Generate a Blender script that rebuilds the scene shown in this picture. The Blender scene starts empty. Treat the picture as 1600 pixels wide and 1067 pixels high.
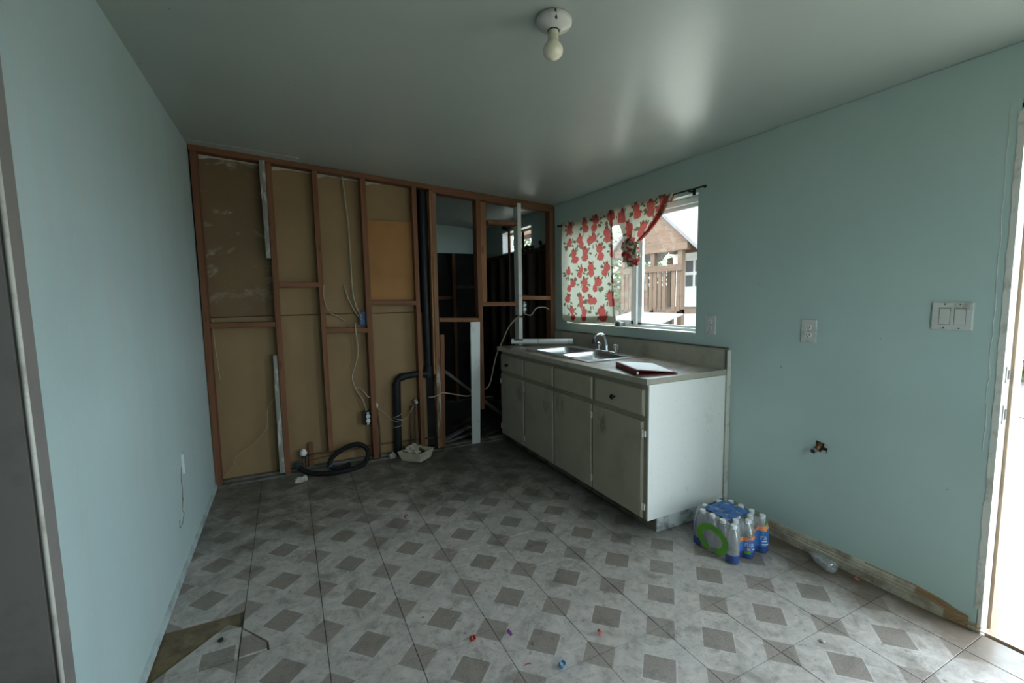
import bpy, bmesh, math, random
from mathutils import Vector, Matrix, noise
random.seed(7)
R = math.radians
scene = bpy.context.scene
COL = scene.collection

# ------------------------------------------------------------------ camera, light, exposure
cam_data = bpy.data.cameras.new('camera')
cam_data.lens = 16.0
cam_data.sensor_width = 36.0
cam_data.clip_start = 0.02
cam = bpy.data.objects.new('camera', cam_data)
COL.objects.link(cam)
YAW, PITCH, ROLL = -0.4573, -0.0990, 0.0175
rot = Matrix.Rotation(YAW, 3, 'Z') @ Matrix.Rotation(PITCH, 3, 'X') @ Matrix.Rotation(ROLL, 3, 'Y')
rx, ry, rz = rot.col[0], rot.col[1], rot.col[2]
m = Matrix.Identity(4)
for i in range(3):
    m[i][0], m[i][1], m[i][2] = rx[i], rz[i], -ry[i]
m[0][3], m[1][3], m[2][3] = -2.4232, -3.9172, 1.3844
cam.matrix_world = m
scene.camera = cam

world = bpy.data.worlds.new('sky')
scene.world = world
world.use_nodes = True
bg = world.node_tree.nodes['Background']
bg.inputs[0].default_value = (0.76, 0.90, 1.0, 1)
bg.inputs[1].default_value = 7.2

sun_data = bpy.data.lights.new('sun', 'SUN')
sun_data.energy = 7.0
sun_data.angle = R(0.6)
sun_data.color = (1.0, 0.90, 0.74)
sun = bpy.data.objects.new('sun', sun_data)
COL.objects.link(sun)
sun.rotation_euler = Vector((0.30, -0.25, -1.0)).to_track_quat('-Z', 'Y').to_euler()

def portal(name, y0, y1, z0, z1, x):
    d = bpy.data.lights.new(name, 'AREA')
    d.shape = 'RECTANGLE'
    d.size, d.size_y = z1 - z0, y1 - y0
    d.cycles.is_portal = True
    o = bpy.data.objects.new(name, d)
    COL.objects.link(o)
    o.location = (x, (y0 + y1) / 2, (z0 + z1) / 2)
    o.rotation_euler = (0, R(90), 0)
    return o
portal('door_portal', -4.27, -3.2, 0.0, 2.05, 0.20)
portal('window_portal', -1.75, -0.2, 1.11, 2.03, 0.20)
rear = portal('added_rear_window_portal', 0, 1.23, 0.75, 2.08, 0.0)  # sampling portal for the added, unseen rear window
rear.data.size, rear.data.size_y = 0.80, 1.0
rear.location = (-1.35, -4.46, 1.40)
rear.rotation_euler = (R(90), 0, 0)
portal('bathroom_window_portal', 0.47, 1.235, 1.89, 2.165, 0.20)

vs = scene.view_settings
vs.view_transform = 'Standard'
vs.look = 'None'
vs.gamma = 1.0
vs.use_curve_mapping = False
vs.exposure = 0.6
cy = scene.cycles
cy.use_denoising = True
cy.max_bounces = 10
cy.diffuse_bounces = 7
cy.glossy_bounces = 4
cy.transparent_max_bounces = 24
cy.transmission_bounces = 6
cy.caustics_reflective = False
cy.caustics_refractive = False
cy.sample_clamp_indirect = 6.0

# ------------------------------------------------------------------ constants of the room
W = 2.977                     # left wall at X = -W, right wall at X = 0, stud face at Y = 0
def ceil_z(x):
    return 2.264 - 0.0712 * x

# ------------------------------------------------------------------ materials
class N:
    """tiny node-graph helper"""
    def __init__(s, name):
        s.m = bpy.data.materials.new(name)
        s.m.use_nodes = True
        s.t = s.m.node_tree
        s.b = s.t.nodes['Principled BSDF']
        s.out = s.t.nodes['Material Output']
    def n(s, typ, **kw):
        o = s.t.nodes.new(typ)
        for k, v in kw.items():
            setattr(o, k, v)
        return o
    def put(s, sock, v):
        if v is None:
            return
        if hasattr(v, 'is_output') or isinstance(v, bpy.types.NodeSocket):
            s.t.links.new(v, sock)
        elif isinstance(v, (tuple, list)) and sock.type == 'RGBA' and len(v) == 3:
            sock.default_value = (*v, 1)
        else:
            sock.default_value = v
    def set(s, **kw):
        names = dict(color='Base Color', rough='Roughness', metal='Metallic', spec='Specular IOR Level', normal='Normal',
                     trans='Transmission Weight', ior='IOR', alpha='Alpha', coat='Coat Weight', coat_rough='Coat Roughness')
        for k, v in kw.items():
            s.put(s.b.inputs[names[k]], v)
        return s.m
    def obj(s):
        return s.n('ShaderNodeTexCoord').outputs['Object']
    def pos(s):
        return s.n('ShaderNodeNewGeometry').outputs['Position']
    def rand(s):
        return s.n('ShaderNodeObjectInfo').outputs['Random']
    def mapping(s, vec, scale=(1, 1, 1), loc=(0, 0, 0)):
        q = s.n('ShaderNodeMapping')
        s.put(q.inputs['Vector'], vec)
        q.inputs['Scale'].default_value = scale
        s.put(q.inputs['Location'], loc)
        return q.outputs[0]
    def noise(s, vec, scale, detail=4, rough=0.55, dist=0.0):
        q = s.n('ShaderNodeTexNoise')
        s.put(q.inputs['Vector'], vec)
        q.inputs['Scale'].default_value = scale
        q.inputs['Detail'].default_value = detail
        q.inputs['Roughness'].default_value = rough
        q.inputs['Distortion'].default_value = dist
        return q.outputs['Fac']
    def vor(s, vec, scale, feature='F1'):
        q = s.n('ShaderNodeTexVoronoi', feature=feature)
        s.put(q.inputs['Vector'], vec)
        q.inputs['Scale'].default_value = scale
        return q.outputs['Distance']
    def math(s, op, a, b=None, c=None, clamp=False):
        q = s.n('ShaderNodeMath', operation=op)
        q.use_clamp = clamp
        s.put(q.inputs[0], a)
        if b is not None:
            s.put(q.inputs[1], b)
        if c is not None:
            s.put(q.inputs[2], c)
        return q.outputs[0]
    def ramp(s, f, lo, hi, a=0.0, b=1.0):
        q = s.n('ShaderNodeMapRange')
        q.clamp = True
        s.put(q.inputs['Value'], f)
        for k, v in zip(('From Min', 'From Max', 'To Min', 'To Max'), (lo, hi, a, b)):
            q.inputs[k].default_value = v
        return q.outputs[0]
    def mix(s, f, a, b, mode='MIX'):
        q = s.n('ShaderNodeMix', data_type='RGBA', blend_type=mode)
        s.put(q.inputs[0], f)
        s.put(q.inputs[6], a)
        s.put(q.inputs[7], b)
        return q.outputs[2]
    def xyz(s, vec):
        q = s.n('ShaderNodeSeparateXYZ')
        s.put(q.inputs[0], vec)
        return q.outputs
    def bump(s, h, strength=0.3, dist=0.01):
        q = s.n('ShaderNodeBump')
        q.inputs['Strength'].default_value = strength
        q.inputs['Distance'].default_value = dist
        s.put(q.inputs['Height'], h)
        return q.outputs[0]

def plain(name, color, rough=0.5, metal=0.0, var=0.12, scale=12.0, bump=0.0, spec=0.5):
    g = N(name)
    v = g.obj()
    f = g.noise(v, scale, 4)
    c = g.mix(g.ramp(f, 0.3, 0.7), tuple(x * (1 - var) for x in color), tuple(min(1, x * (1 + var)) for x in color))
    g.set(color=c, rough=rough, metal=metal, spec=spec)
    if bump:
        g.set(normal=g.bump(g.noise(v, scale * 3, 5), bump, 0.004))
    return g.m

def dirty(name, color, dirt, rough=0.5, scale=6.0, lo=0.52, hi=0.75, fine=True, spec=0.5, bump=0.1):
    g = N(name)
    v = g.pos()
    f = g.ramp(g.noise(v, scale, 6, 0.65), lo, hi)
    c = g.mix(f, color, dirt)
    if fine:
        c = g.mix(g.ramp(g.noise(v, scale * 14, 3), 0.62, 0.8, 0, 0.5), c, dirt)
    g.set(color=c, rough=rough, spec=spec, normal=g.bump(g.noise(v, scale * 8, 5), bump, 0.004))
    return g.m

def wood(name, c1, c2, axis='z', white=0.0, white_col=(0.5, 0.48, 0.44), whitez=9.0):
    g = N(name)
    st = {'z': (28, 28, 1.6), 'x': (1.6, 28, 28), 'y': (28, 1.6, 28)}[axis]
    off = g.n('ShaderNodeCombineXYZ')
    r = g.rand()
    g.put(off.inputs[0], g.math('MULTIPLY', r, 37.0))
    g.put(off.inputs[2], g.math('MULTIPLY', r, 11.0))
    v = g.mapping(g.obj(), st, off.outputs[0])
    f = g.noise(v, 1.0, 6, 0.6, 0.4)
    c = g.mix(g.ramp(f, 0.3, 0.7), c1, c2)
    knots = g.ramp(g.vor(g.mapping(g.obj(), {'z': (9, 9, 3), 'x': (3, 9, 9), 'y': (9, 3, 9)}[axis], off.outputs[0]), 1.0), 0.06, 0.16, 1, 0)
    c = g.mix(g.math('MULTIPLY', knots, 0.7), c, tuple(x * 0.35 for x in c1))
    c = g.mix(g.ramp(r, 0, 1, 0.0, 0.35), c, tuple(x * 0.62 for x in c1))
    if white:
        w = g.math('MULTIPLY', g.ramp(g.noise(g.mapping(g.pos(), (20, 20, 5)), 1.0, 5, 0.7), 0.62 - white * 0.25, 0.72 - white * 0.2), g.ramp(g.xyz(g.pos())[2], whitez - 0.12, whitez + 0.06, 1, 0))
        c = g.mix(w, c, white_col)
    g.set(color=c, rough=0.75, spec=0.25, normal=g.bump(f, 0.35, 0.003))
    return g.m

def wall_paint(name, base, rough=0.55, specks=True, scuff=(0.06, 0.07, 0.06), grime=0.25, spec=0.4):
    g = N(name)
    v = g.pos()
    c = g.mix(g.ramp(g.noise(v, 1.6, 4), 0.3, 0.7), tuple(x * 0.95 for x in base), tuple(min(1, x * 1.04) for x in base))
    vert = g.noise(g.mapping(v, (7, 7, 0.8)), 1.0, 5, 0.6)
    c = g.mix(g.ramp(vert, 0.5, 0.75, 0, grime * 0.5), c, (0.42, 0.47, 0.45))
    if not specks:
        fine = g.noise(g.mapping(v, (60, 60, 30)), 1.0, 4, 0.7)
        c = g.mix(g.ramp(fine, 0.55, 0.75, 0, 0.35), c, (0.52, 0.62, 0.62))
        patch = g.ramp(g.noise(g.mapping(v, (2, 6, 0.9), (0, 3.3, 0)), 1.0, 4, 0.6), 0.52, 0.60, 0, 0.3)
        c = g.mix(patch, c, (0.46, 0.50, 0.475))
    if specks:
        d = g.vor(v, 7.0)
        sel = g.ramp(g.noise(v, 3.1, 2), 0.5, 0.56)
        sp = g.math('MULTIPLY', g.ramp(d, 0.018, 0.034, 1, 0), sel)
        c = g.mix(g.math('MULTIPLY', sp, 0.75), c, scuff)
        smear = g.ramp(g.noise(g.mapping(v, (9, 9, 14)), 1.0, 6, 0.75, 1.2), 0.68, 0.76, 0, 0.35)
        c = g.mix(smear, c, (0.12, 0.15, 0.14))
    h = g.math('ADD', g.math('MULTIPLY', g.noise(v, 120, 3), 0.35), g.noise(v, 9, 4))
    g.set(color=c, rough=rough, spec=spec, normal=g.bump(h, 0.12, 0.006))
    return g.m

BLUE = (0.425, 0.53, 0.495)
M = {}
M['paint_left'] = wall_paint('blue_wall_paint_left', (0.435, 0.545, 0.545), 0.5, False, grime=0.5)
M['paint_right'] = wall_paint('blue_wall_paint_right', BLUE, 0.5, True)
M['paint_back'] = wall_paint('blue_wall_paint_plain', BLUE, 0.55, False)
# ceiling: same paint, semi-gloss, softly uneven
g = N('glossy_ceiling_paint')
v = g.pos()
c = g.mix(g.ramp(g.noise(v, 1.2, 4), 0.3, 0.7), (0.375, 0.41, 0.38), (0.42, 0.455, 0.42))
h = g.math('ADD', g.noise(v, 3.0, 3), g.math('MULTIPLY', g.noise(v, 60, 3), 0.06))
c = g.mix(g.math('MULTIPLY', g.ramp(g.vor(v, 3.0), 0.008, 0.014, 1, 0), 0.7), c, (0.08, 0.07, 0.05))
g.set(color=c, rough=0.31, spec=0.75, normal=g.bump(h, 0.10, 0.03))
M['ceiling'] = g.m

M['wood_v'] = wood('brown_stud_wood', (0.145, 0.060, 0.029), (0.235, 0.105, 0.055), 'z')
M['wood_h'] = wood('brown_block_wood', (0.16, 0.067, 0.033), (0.26, 0.12, 0.063), 'x')
M['wood_old'] = wood('rotted_stud_wood', (0.20, 0.10, 0.052), (0.31, 0.165, 0.09), 'z', 0.6, (0.42, 0.37, 0.30), 0.80)
M['wood_grey'] = wood('grey_nailer_wood', (0.20, 0.18, 0.15), (0.30, 0.28, 0.24), 'z', 0.4)
M['wood_orange'] = wood('orange_stud_wood', (0.25, 0.12, 0.052), (0.35, 0.18, 0.085), 'z')
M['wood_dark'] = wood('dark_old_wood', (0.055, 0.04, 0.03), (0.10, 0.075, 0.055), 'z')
M['white_board'] = dirty('white_painted_board', (0.66, 0.68, 0.64), (0.22, 0.20, 0.16), 0.5, 7, 0.58, 0.8)
M['drywall'] = dirty('tan_drywall_paper', (0.30, 0.195, 0.10), (0.255, 0.165, 0.087), 0.85, 3.0, 0.35, 0.75, False, 0.2, 0.05)
# first drywall sheet has white plaster smears
g = N('tan_drywall_smeared')
v = g.pos()
c = g.mix(g.ramp(g.noise(v, 3, 6), 0.35, 0.75), (0.19, 0.125, 0.066), (0.155, 0.10, 0.056))
sm = g.math('MULTIPLY', g.ramp(g.noise(g.mapping(v, (5, 5, 9)), 1.0, 6, 0.7, 0.6), 0.56, 0.74), g.ramp(g.xyz(v)[2], 1.25, 1.6))
c = g.mix(g.math('MULTIPLY', sm, 0.75), c, (0.55, 0.55, 0.47))
g.set(color=c, rough=0.85, spec=0.2)
M['drywall_smear'] = g.m
M['hardboard'] = dirty('orange_hardboard', (0.36, 0.17, 0.055), (0.30, 0.14, 0.045), 0.7, 3, 0.4, 0.7, False, 0.3, 0.05)
M['compound'] = plain('joint_compound', (0.45, 0.41, 0.36), 0.85, 0, 0.15, 20, 0.4)
M['ceil_patch'] = plain('bare_ceiling_patch', (0.43, 0.41, 0.38), 0.8, 0, 0.08, 8, 0.2)
M['concrete'] = dirty('dirty_concrete', (0.17, 0.155, 0.125), (0.055, 0.05, 0.038), 0.9, 6, 0.42, 0.7)
g = N('bare_subfloor')
v = g.pos()
c = g.mix(g.ramp(g.noise(v, 14, 6, 0.7), 0.35, 0.65), (0.085, 0.062, 0.040), (0.19, 0.145, 0.08))
c = g.mix(g.ramp(g.noise(v, 5, 4), 0.5, 0.7), c, (0.22, 0.16, 0.065))
g.set(color=c, rough=0.9, normal=g.bump(g.noise(v, 40, 5), 0.5, 0.006))
M['subfloor'] = g.m

# floor tile: printed diamond in the centre, printed triangles at the corners, real dirt over all
def tile_material(name, ox=0.0, oy=0.0, ang=0.0):
    g = N(name)
    o = g.obj()
    if ang or ox or oy:
        q = g.n('ShaderNodeMapping')
        g.put(q.inputs['Vector'], o)
        q.inputs['Rotation'].default_value = (0, 0, ang)
        q.inputs['Location'].default_value = (ox, oy, 0)
        o = q.outputs[0]
    x, y, z = g.xyz(o)
    ax, ay = g.math('ABSOLUTE', x), g.math('ABSOLUTE', y)
    d = g.math('ADD', ax, ay)
    P = g.pos()
    r = g.rand()
    marb = g.noise(P, 16, 6, 0.7, 0.8)
    light = g.mix(g.ramp(marb, 0.35, 0.68), (0.51, 0.46, 0.42), (0.31, 0.275, 0.245))
    light = g.mix(g.ramp(r, 0, 1, 0, 0.25), light, (0.41, 0.38, 0.355))
    speck = g.noise(P, 230, 2, 0.6)
    dark = g.mix(g.ramp(speck, 0.42, 0.62), (0.205, 0.168, 0.145), (0.28, 0.24, 0.21))
    inner = g.ramp(d, 0.0805, 0.0825, 1, 0)
    ringl = g.math('MULTIPLY', g.ramp(d, 0.0825, 0.084, 0, 1), g.ramp(d, 0.088, 0.0895, 1, 0))
    corner = g.ramp(d, 0.2335, 0.2355, 0, 1)
    c = g.mix(g.math('MULTIPLY', ringl, 0.45), light, (0.52, 0.52, 0.50))
    c = g.mix(inner, c, dark)
    c = g.mix(g.math('MULTIPLY', corner, 0.9), c, dark)
    # band of slightly darker grey between neighbouring diamonds
    diag = g.math('ABSOLUTE', g.math('SUBTRACT', ax, ay))
    band = g.math('MULTIPLY', g.ramp(diag, 0.075, 0.08, 0, 1), g.ramp(d, 0.09, 0.092, 0, 1))
    c = g.mix(g.math('MULTIPLY', band, 0.14), c, (0.30, 0.30, 0.29))
    # scattered dark stains
    st = g.ramp(g.noise(P, 7.5, 7, 0.74, 0.5), 0.52, 0.68)
    c = g.mix(g.math('MULTIPLY', st, 0.60), c, (0.105, 0.098, 0.085))
    st2 = g.ramp(g.noise(P, 42, 5, 0.75, 0.8), 0.55, 0.70)
    c = g.mix(g.math('MULTIPLY', st2, 0.62), c, (0.12, 0.108, 0.09))
    spots = g.math('MULTIPLY', g.ramp(g.vor(P, 16.0), 0.05, 0.13, 1, 0), g.ramp(g.noise(P, 5.0, 2), 0.46, 0.58))
    c = g.mix(g.math('MULTIPLY', spots, 0.7), c, (0.10, 0.092, 0.078))
    # trodden-in filth by the stripped wall and under the sink, brown dust by the baseboard
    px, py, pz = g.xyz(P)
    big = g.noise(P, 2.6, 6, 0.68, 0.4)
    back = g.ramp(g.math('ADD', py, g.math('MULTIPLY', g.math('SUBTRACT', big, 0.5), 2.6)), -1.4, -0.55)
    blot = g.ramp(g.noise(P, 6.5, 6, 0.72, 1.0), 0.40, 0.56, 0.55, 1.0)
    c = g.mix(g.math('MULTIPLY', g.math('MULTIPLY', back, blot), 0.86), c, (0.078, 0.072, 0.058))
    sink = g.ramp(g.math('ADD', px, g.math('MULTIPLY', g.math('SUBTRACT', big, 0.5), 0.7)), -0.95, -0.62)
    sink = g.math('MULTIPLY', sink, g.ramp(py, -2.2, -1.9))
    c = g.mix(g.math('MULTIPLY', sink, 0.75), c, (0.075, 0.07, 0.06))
    dust = g.ramp(g.math('ADD', px, g.math('MULTIPLY', g.math('SUBTRACT', g.noise(P, 5, 5, 0.65), 0.5), 0.45)), -0.33, -0.08)
    c = g.mix(g.math('MULTIPLY', dust, 0.90), c, (0.115, 0.083, 0.058))
    rg = g.ramp(g.noise(P, 9, 4), 0.3, 0.7, 0.30, 0.50)
    g.set(color=c, rough=rg, spec=0.5, normal=g.bump(g.noise(P, 90, 4), 0.06, 0.004))
    return g.m
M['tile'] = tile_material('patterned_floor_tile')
M['tile_turned'] = tile_material('patterned_floor_tile_turned', 0.0, 0.0, 0.78)

M['cab'] = dirty('shaded_white_cabinet_paint', (0.36, 0.325, 0.245), (0.24, 0.21, 0.155), 0.42, 3.2, 0.5, 0.85, True, 0.5, 0.06)  # side panel's white, darkened in colour for the poorly lit drawer fronts
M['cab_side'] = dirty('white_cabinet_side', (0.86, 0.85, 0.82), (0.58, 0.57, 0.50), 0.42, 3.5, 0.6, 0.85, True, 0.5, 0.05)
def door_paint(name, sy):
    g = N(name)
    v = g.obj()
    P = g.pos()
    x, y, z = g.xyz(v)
    c = g.mix(g.ramp(g.noise(P, 3.2, 6, 0.65), 0.5, 0.85), (0.35, 0.315, 0.24), (0.235, 0.205, 0.15))  # same darkened white as the drawers, lack of light put into the colour
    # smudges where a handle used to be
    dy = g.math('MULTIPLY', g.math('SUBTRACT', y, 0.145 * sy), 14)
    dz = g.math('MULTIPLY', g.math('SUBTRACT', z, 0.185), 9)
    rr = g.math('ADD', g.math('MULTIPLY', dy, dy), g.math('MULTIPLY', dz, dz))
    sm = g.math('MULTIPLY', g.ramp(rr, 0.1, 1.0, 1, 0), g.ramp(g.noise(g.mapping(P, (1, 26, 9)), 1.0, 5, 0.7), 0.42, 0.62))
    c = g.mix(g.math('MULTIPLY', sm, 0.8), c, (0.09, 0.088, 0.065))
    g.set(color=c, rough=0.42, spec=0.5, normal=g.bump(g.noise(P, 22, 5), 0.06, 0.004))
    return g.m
M['door_l'] = door_paint('cabinet_door_paint_a', -1)
M['door_r'] = door_paint('cabinet_door_paint_b', 1)
M['drawer'] = M['cab']
M['cab_frame'] = dirty('shaded_face_frame_paint', (0.27, 0.24, 0.18), (0.15, 0.13, 0.095), 0.5, 3.2, 0.45, 0.8)  # frame darker than the fronts: shadow lines of the gaps put into the paint
M['toe'] = dirty('filthy_toe_kick', (0.20, 0.165, 0.13), (0.05, 0.042, 0.033), 0.7, 9, 0.4, 0.7)
M['toe_end'] = dirty('smoked_toe_end', (0.66, 0.69, 0.67), (0.10, 0.11, 0.10), 0.55, 7, 0.45, 0.62)
M['counter'] = dirty('worn_laminate', (0.33, 0.29, 0.235), (0.115, 0.088, 0.065), 0.30, 7, 0.40, 0.66)
M['counter_edge'] = dirty('laminate_edge', (0.40, 0.37, 0.30), (0.22, 0.195, 0.14), 0.45, 5, 0.5, 0.85)
M['grime'] = plain('black_grime', (0.10, 0.085, 0.06), 0.8)
g = N('brushed_stainless')
g.set(color=(0.62, 0.63, 0.64), metal=1.0, rough=0.30, normal=g.bump(g.noise(g.mapping(g.obj(), (4, 160, 60)), 1.0, 3), 0.05, 0.002))
M['steel'] = g.m
M['steel_dark'] = plain('stained_steel_drain', (0.25, 0.25, 0.25), 0.4, 1.0)
M['chrome'] = plain('worn_chrome', (0.75, 0.76, 0.77), 0.14, 1.0, 0.05)
M['black_plastic'] = plain('black_plastic', (0.018, 0.018, 0.02), 0.4)
M['abs'] = plain('black_abs_pipe', (0.012, 0.013, 0.014), 0.55, 0, 0.3, 8, 0, 0.25)
M['hose'] = plain('black_rubber_hose', (0.009, 0.009, 0.009), 0.65, 0, 0.3, 20, 0.2, 0.2)
M['blue_plastic'] = plain('blue_plastic_box', (0.025, 0.10, 0.26), 0.45)
M['cable'] = plain('cream_cable', (0.33, 0.28, 0.19), 0.5)
M['white_plastic'] = plain('white_plastic', (0.66, 0.67, 0.65), 0.4)
M['switch_plate'] = dirty('chipped_switch_plate', (0.56, 0.555, 0.52), (0.34, 0.33, 0.29), 0.45, 18, 0.5, 0.7)
M['gap'] = plain('dirty_gap', (0.22, 0.20, 0.17), 0.7)
M['slot'] = plain('dark_slot', (0.01, 0.01, 0.01), 0.7)
M['porcelain'] = dirty('grey_porcelain', (0.56, 0.53, 0.49), (0.38, 0.36, 0.33), 0.35, 12, 0.5, 0.8, False)
M['bulb'] = plain('milky_bulb_glass', (0.72, 0.66, 0.50), 0.22, 0, 0.03)
M['bulb_base'] = plain('bulb_base_plastic', (0.52, 0.50, 0.36), 0.4)
M['copper'] = plain('tarnished_copper', (0.16, 0.075, 0.04), 0.45, 0.8)
M['brass'] = plain('brown_brass', (0.20, 0.09, 0.035), 0.4, 0.7)
M['galv'] = plain('galvanised_metal', (0.30, 0.31, 0.30), 0.45, 0.8, 0.2)
M['rust'] = plain('rusty_pipe', (0.11, 0.07, 0.045), 0.7, 0.3, 0.4, 30, 0.3)
M['card'] = dirty('beige_cardboard', (0.50, 0.45, 0.33), (0.30, 0.26, 0.18), 0.85, 9)
M['paper_bag'] = plain('crumpled_paper', (0.36, 0.33, 0.25), 0.9, 0, 0.3, 20, 0.5)
M['paper'] = plain('white_paper', (0.78, 0.78, 0.77), 0.7, 0, 0.03)
M['red_vinyl'] = plain('dark_red_binder', (0.20, 0.018, 0.022), 0.35)
M['white_frame'] = plain('white_window_vinyl', (0.74, 0.76, 0.75), 0.4, 0, 0.05)
M['alu'] = plain('grey_aluminium', (0.50, 0.51, 0.50), 0.4, 0.6)
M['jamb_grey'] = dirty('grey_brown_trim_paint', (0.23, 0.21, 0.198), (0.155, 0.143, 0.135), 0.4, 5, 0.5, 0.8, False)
M['trim_white'] = dirty('chipped_white_trim', (0.62, 0.60, 0.54), (0.30, 0.27, 0.22), 0.5, 12, 0.5, 0.75)
M['baseboard'] = dirty('scuffed_baseboard', (0.50, 0.44, 0.34), (0.15, 0.11, 0.075), 0.5, 9, 0.42, 0.70)
M['raw_wood'] = wood('splintered_raw_wood', (0.22, 0.13, 0.06), (0.42, 0.28, 0.15), 'y')
M['tan_stop'] = dirty('tan_door_stop', (0.42, 0.30, 0.21), (0.28, 0.20, 0.14), 0.6, 10)
M['black_metal'] = plain('black_metal_rod', (0.015, 0.014, 0.014), 0.4, 0.5)
M['black_paper'] = plain('black_building_paper', (0.016, 0.015, 0.013), 0.9, 0, 0.4, 6, 0.2)
M['insul'] = plain('black_debris', (0.013, 0.012, 0.011), 0.95, 0, 0.4, 20, 0.5)
M['grey_plank'] = dirty('grey_plaster_board', (0.24, 0.24, 0.22), (0.12, 0.12, 0.105), 0.9, 8)
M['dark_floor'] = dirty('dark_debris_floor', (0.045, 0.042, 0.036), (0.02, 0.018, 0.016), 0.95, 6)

def clear_mat(name, tint, gloss=0.10, rough=0.06, milky=0.0, milk_col=(0.8, 0.82, 0.84)):
    m_ = bpy.data.materials.new(name)
    m_.use_nodes = True
    t = m_.node_tree
    t.nodes.clear()
    out = t.nodes.new('ShaderNodeOutputMaterial')
    tr = t.nodes.new('ShaderNodeBsdfTransparent')
    tr.inputs[0].default_value = (*tint, 1)
    gl = t.nodes.new('ShaderNodeBsdfGlossy')
    gl.inputs['Roughness'].default_value = rough
    fr = t.nodes.new('ShaderNodeLayerWeight')
    fr.inputs[0].default_value = 0.35
    mr = t.nodes.new('ShaderNodeMapRange')
    mr.inputs['To Min'].default_value = gloss * 0.5
    mr.inputs['To Max'].default_value = min(1.0, gloss * 5)
    t.links.new(fr.outputs['Facing'], mr.inputs['Value'])
    mx = t.nodes.new('ShaderNodeMixShader')
    t.links.new(mr.outputs[0], mx.inputs[0])
    t.links.new(tr.outputs[0], mx.inputs[1])
    t.links.new(gl.outputs[0], mx.inputs[2])
    last = mx.outputs[0]
    if milky:
        df = t.nodes.new('ShaderNodeBsdfDiffuse')
        df.inputs[0].default_value = (*milk_col, 1)
        m2 = t.nodes.new('ShaderNodeMixShader')
        m2.inputs[0].default_value = milky
        t.links.new(last, m2.inputs[1])
        t.links.new(df.outputs[0], m2.inputs[2])
        last = m2.outputs[0]
    t.links.new(last, out.inputs[0])
    return m_
M['glass'] = clear_mat('window_glass', (0.96, 0.98, 0.97), 0.05, 0.02)
M['glass_dusty'] = clear_mat('dusty_window_glass', (0.93, 0.96, 0.95), 0.05, 0.02, 0.10)
M['bottle_clear'] = clear_mat('clear_bottle_plastic', (0.985, 0.99, 0.99), 0.15, 0.08, 0.13)  # whitish diffuse share stands for glare on the plastic
M['film_clear'] = clear_mat('clear_shrink_film', (0.98, 0.985, 0.985), 0.12, 0.16, 0.09)
M['acrylic'] = clear_mat('clear_acrylic_knob', (0.85, 0.87, 0.88), 0.22, 0.05, 0.15)
M['film_blue'] = plain('blue_printed_film', (0.045, 0.15, 0.42), 0.28, 0, 0.15, 30)
M['film_navy'] = plain('navy_printed_film', (0.022, 0.055, 0.19), 0.3, 0, 0.15, 30)
M['film_orange'] = plain('orange_printed_film', (0.72, 0.25, 0.08), 0.3)
M['film_green'] = plain('green_printed_film', (0.10, 0.32, 0.025), 0.32, 0, 0.08)
M['film_white'] = plain('white_print', (0.80, 0.82, 0.85), 0.35, 0, 0.02)
M['cap_white'] = plain('white_bottle_cap', (0.74, 0.75, 0.76), 0.4, 0, 0.03)
M['red_bit'] = plain('red_plastic', (0.40, 0.055, 0.04), 0.4)
M['pink_bit'] = plain('pink_red_plastic', (0.46, 0.13, 0.11), 0.45)
M['purple_bit'] = plain('purple_plastic', (0.22, 0.07, 0.24), 0.4)
M['blue_bit'] = plain('light_blue_plastic', (0.10, 0.28, 0.48), 0.35)

def fabric(name):
    m_ = bpy.data.materials.new(name)
    m_.use_nodes = True
    t = m_.node_tree
    t.nodes.clear()
    out = t.nodes.new('ShaderNodeOutputMaterial')
    at = t.nodes.new('ShaderNodeVertexColor')
    at.layer_name = 'print'
    df = t.nodes.new('ShaderNodeBsdfDiffuse')
    tl = t.nodes.new('ShaderNodeBsdfTranslucent')
    mx = t.nodes.new('ShaderNodeMixShader')
    mx.inputs[0].default_value = 0.34
    for q in (df, tl):
        t.links.new(at.outputs['Color'], q.inputs['Color'])
    t.links.new(df.outputs[0], mx.inputs[1])
    t.links.new(tl.outputs[0], mx.inputs[2])
    t.links.new(mx.outputs[0], out.inputs[0])
    return m_
M['curtain'] = fabric('printed_curtain_cotton')
# outdoors
M['ground'] = dirty('sunlit_concrete_ground', (0.40, 0.375, 0.33), (0.33, 0.31, 0.27), 0.9, 2)
M['asphalt'] = dirty('grey_gravel', (0.075, 0.07, 0.068), (0.05, 0.048, 0.046), 0.95, 12)
M['cedar'] = wood('weathered_cedar', (0.075, 0.046, 0.031), (0.115, 0.074, 0.052), 'z')
M['cedar_h'] = wood('weathered_cedar_boards', (0.075, 0.046, 0.031), (0.115, 0.074, 0.052), 'y')
M['shed_white'] = plain('white_siding', (0.75, 0.74, 0.72), 0.6, 0, 0.03)
M['table_top'] = plain('pale_table_top', (0.15, 0.17, 0.165), 0.5)
M['roof_grey'] = plain('grey_roofing', (0.10, 0.10, 0.105), 0.8)
M['leaf'] = plain('green_leaves', (0.05, 0.085, 0.018), 0.6, 0, 0.5, 2.0)
M['bark'] = plain('tree_bark', (0.05, 0.035, 0.025), 0.9)
M['soffit'] = plain('pinkish_soffit', (0.30, 0.19, 0.13), 0.7)

# ------------------------------------------------------------------ geometry helpers
ORG = {}
def world_org(o):
    return ORG[o.name]

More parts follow.
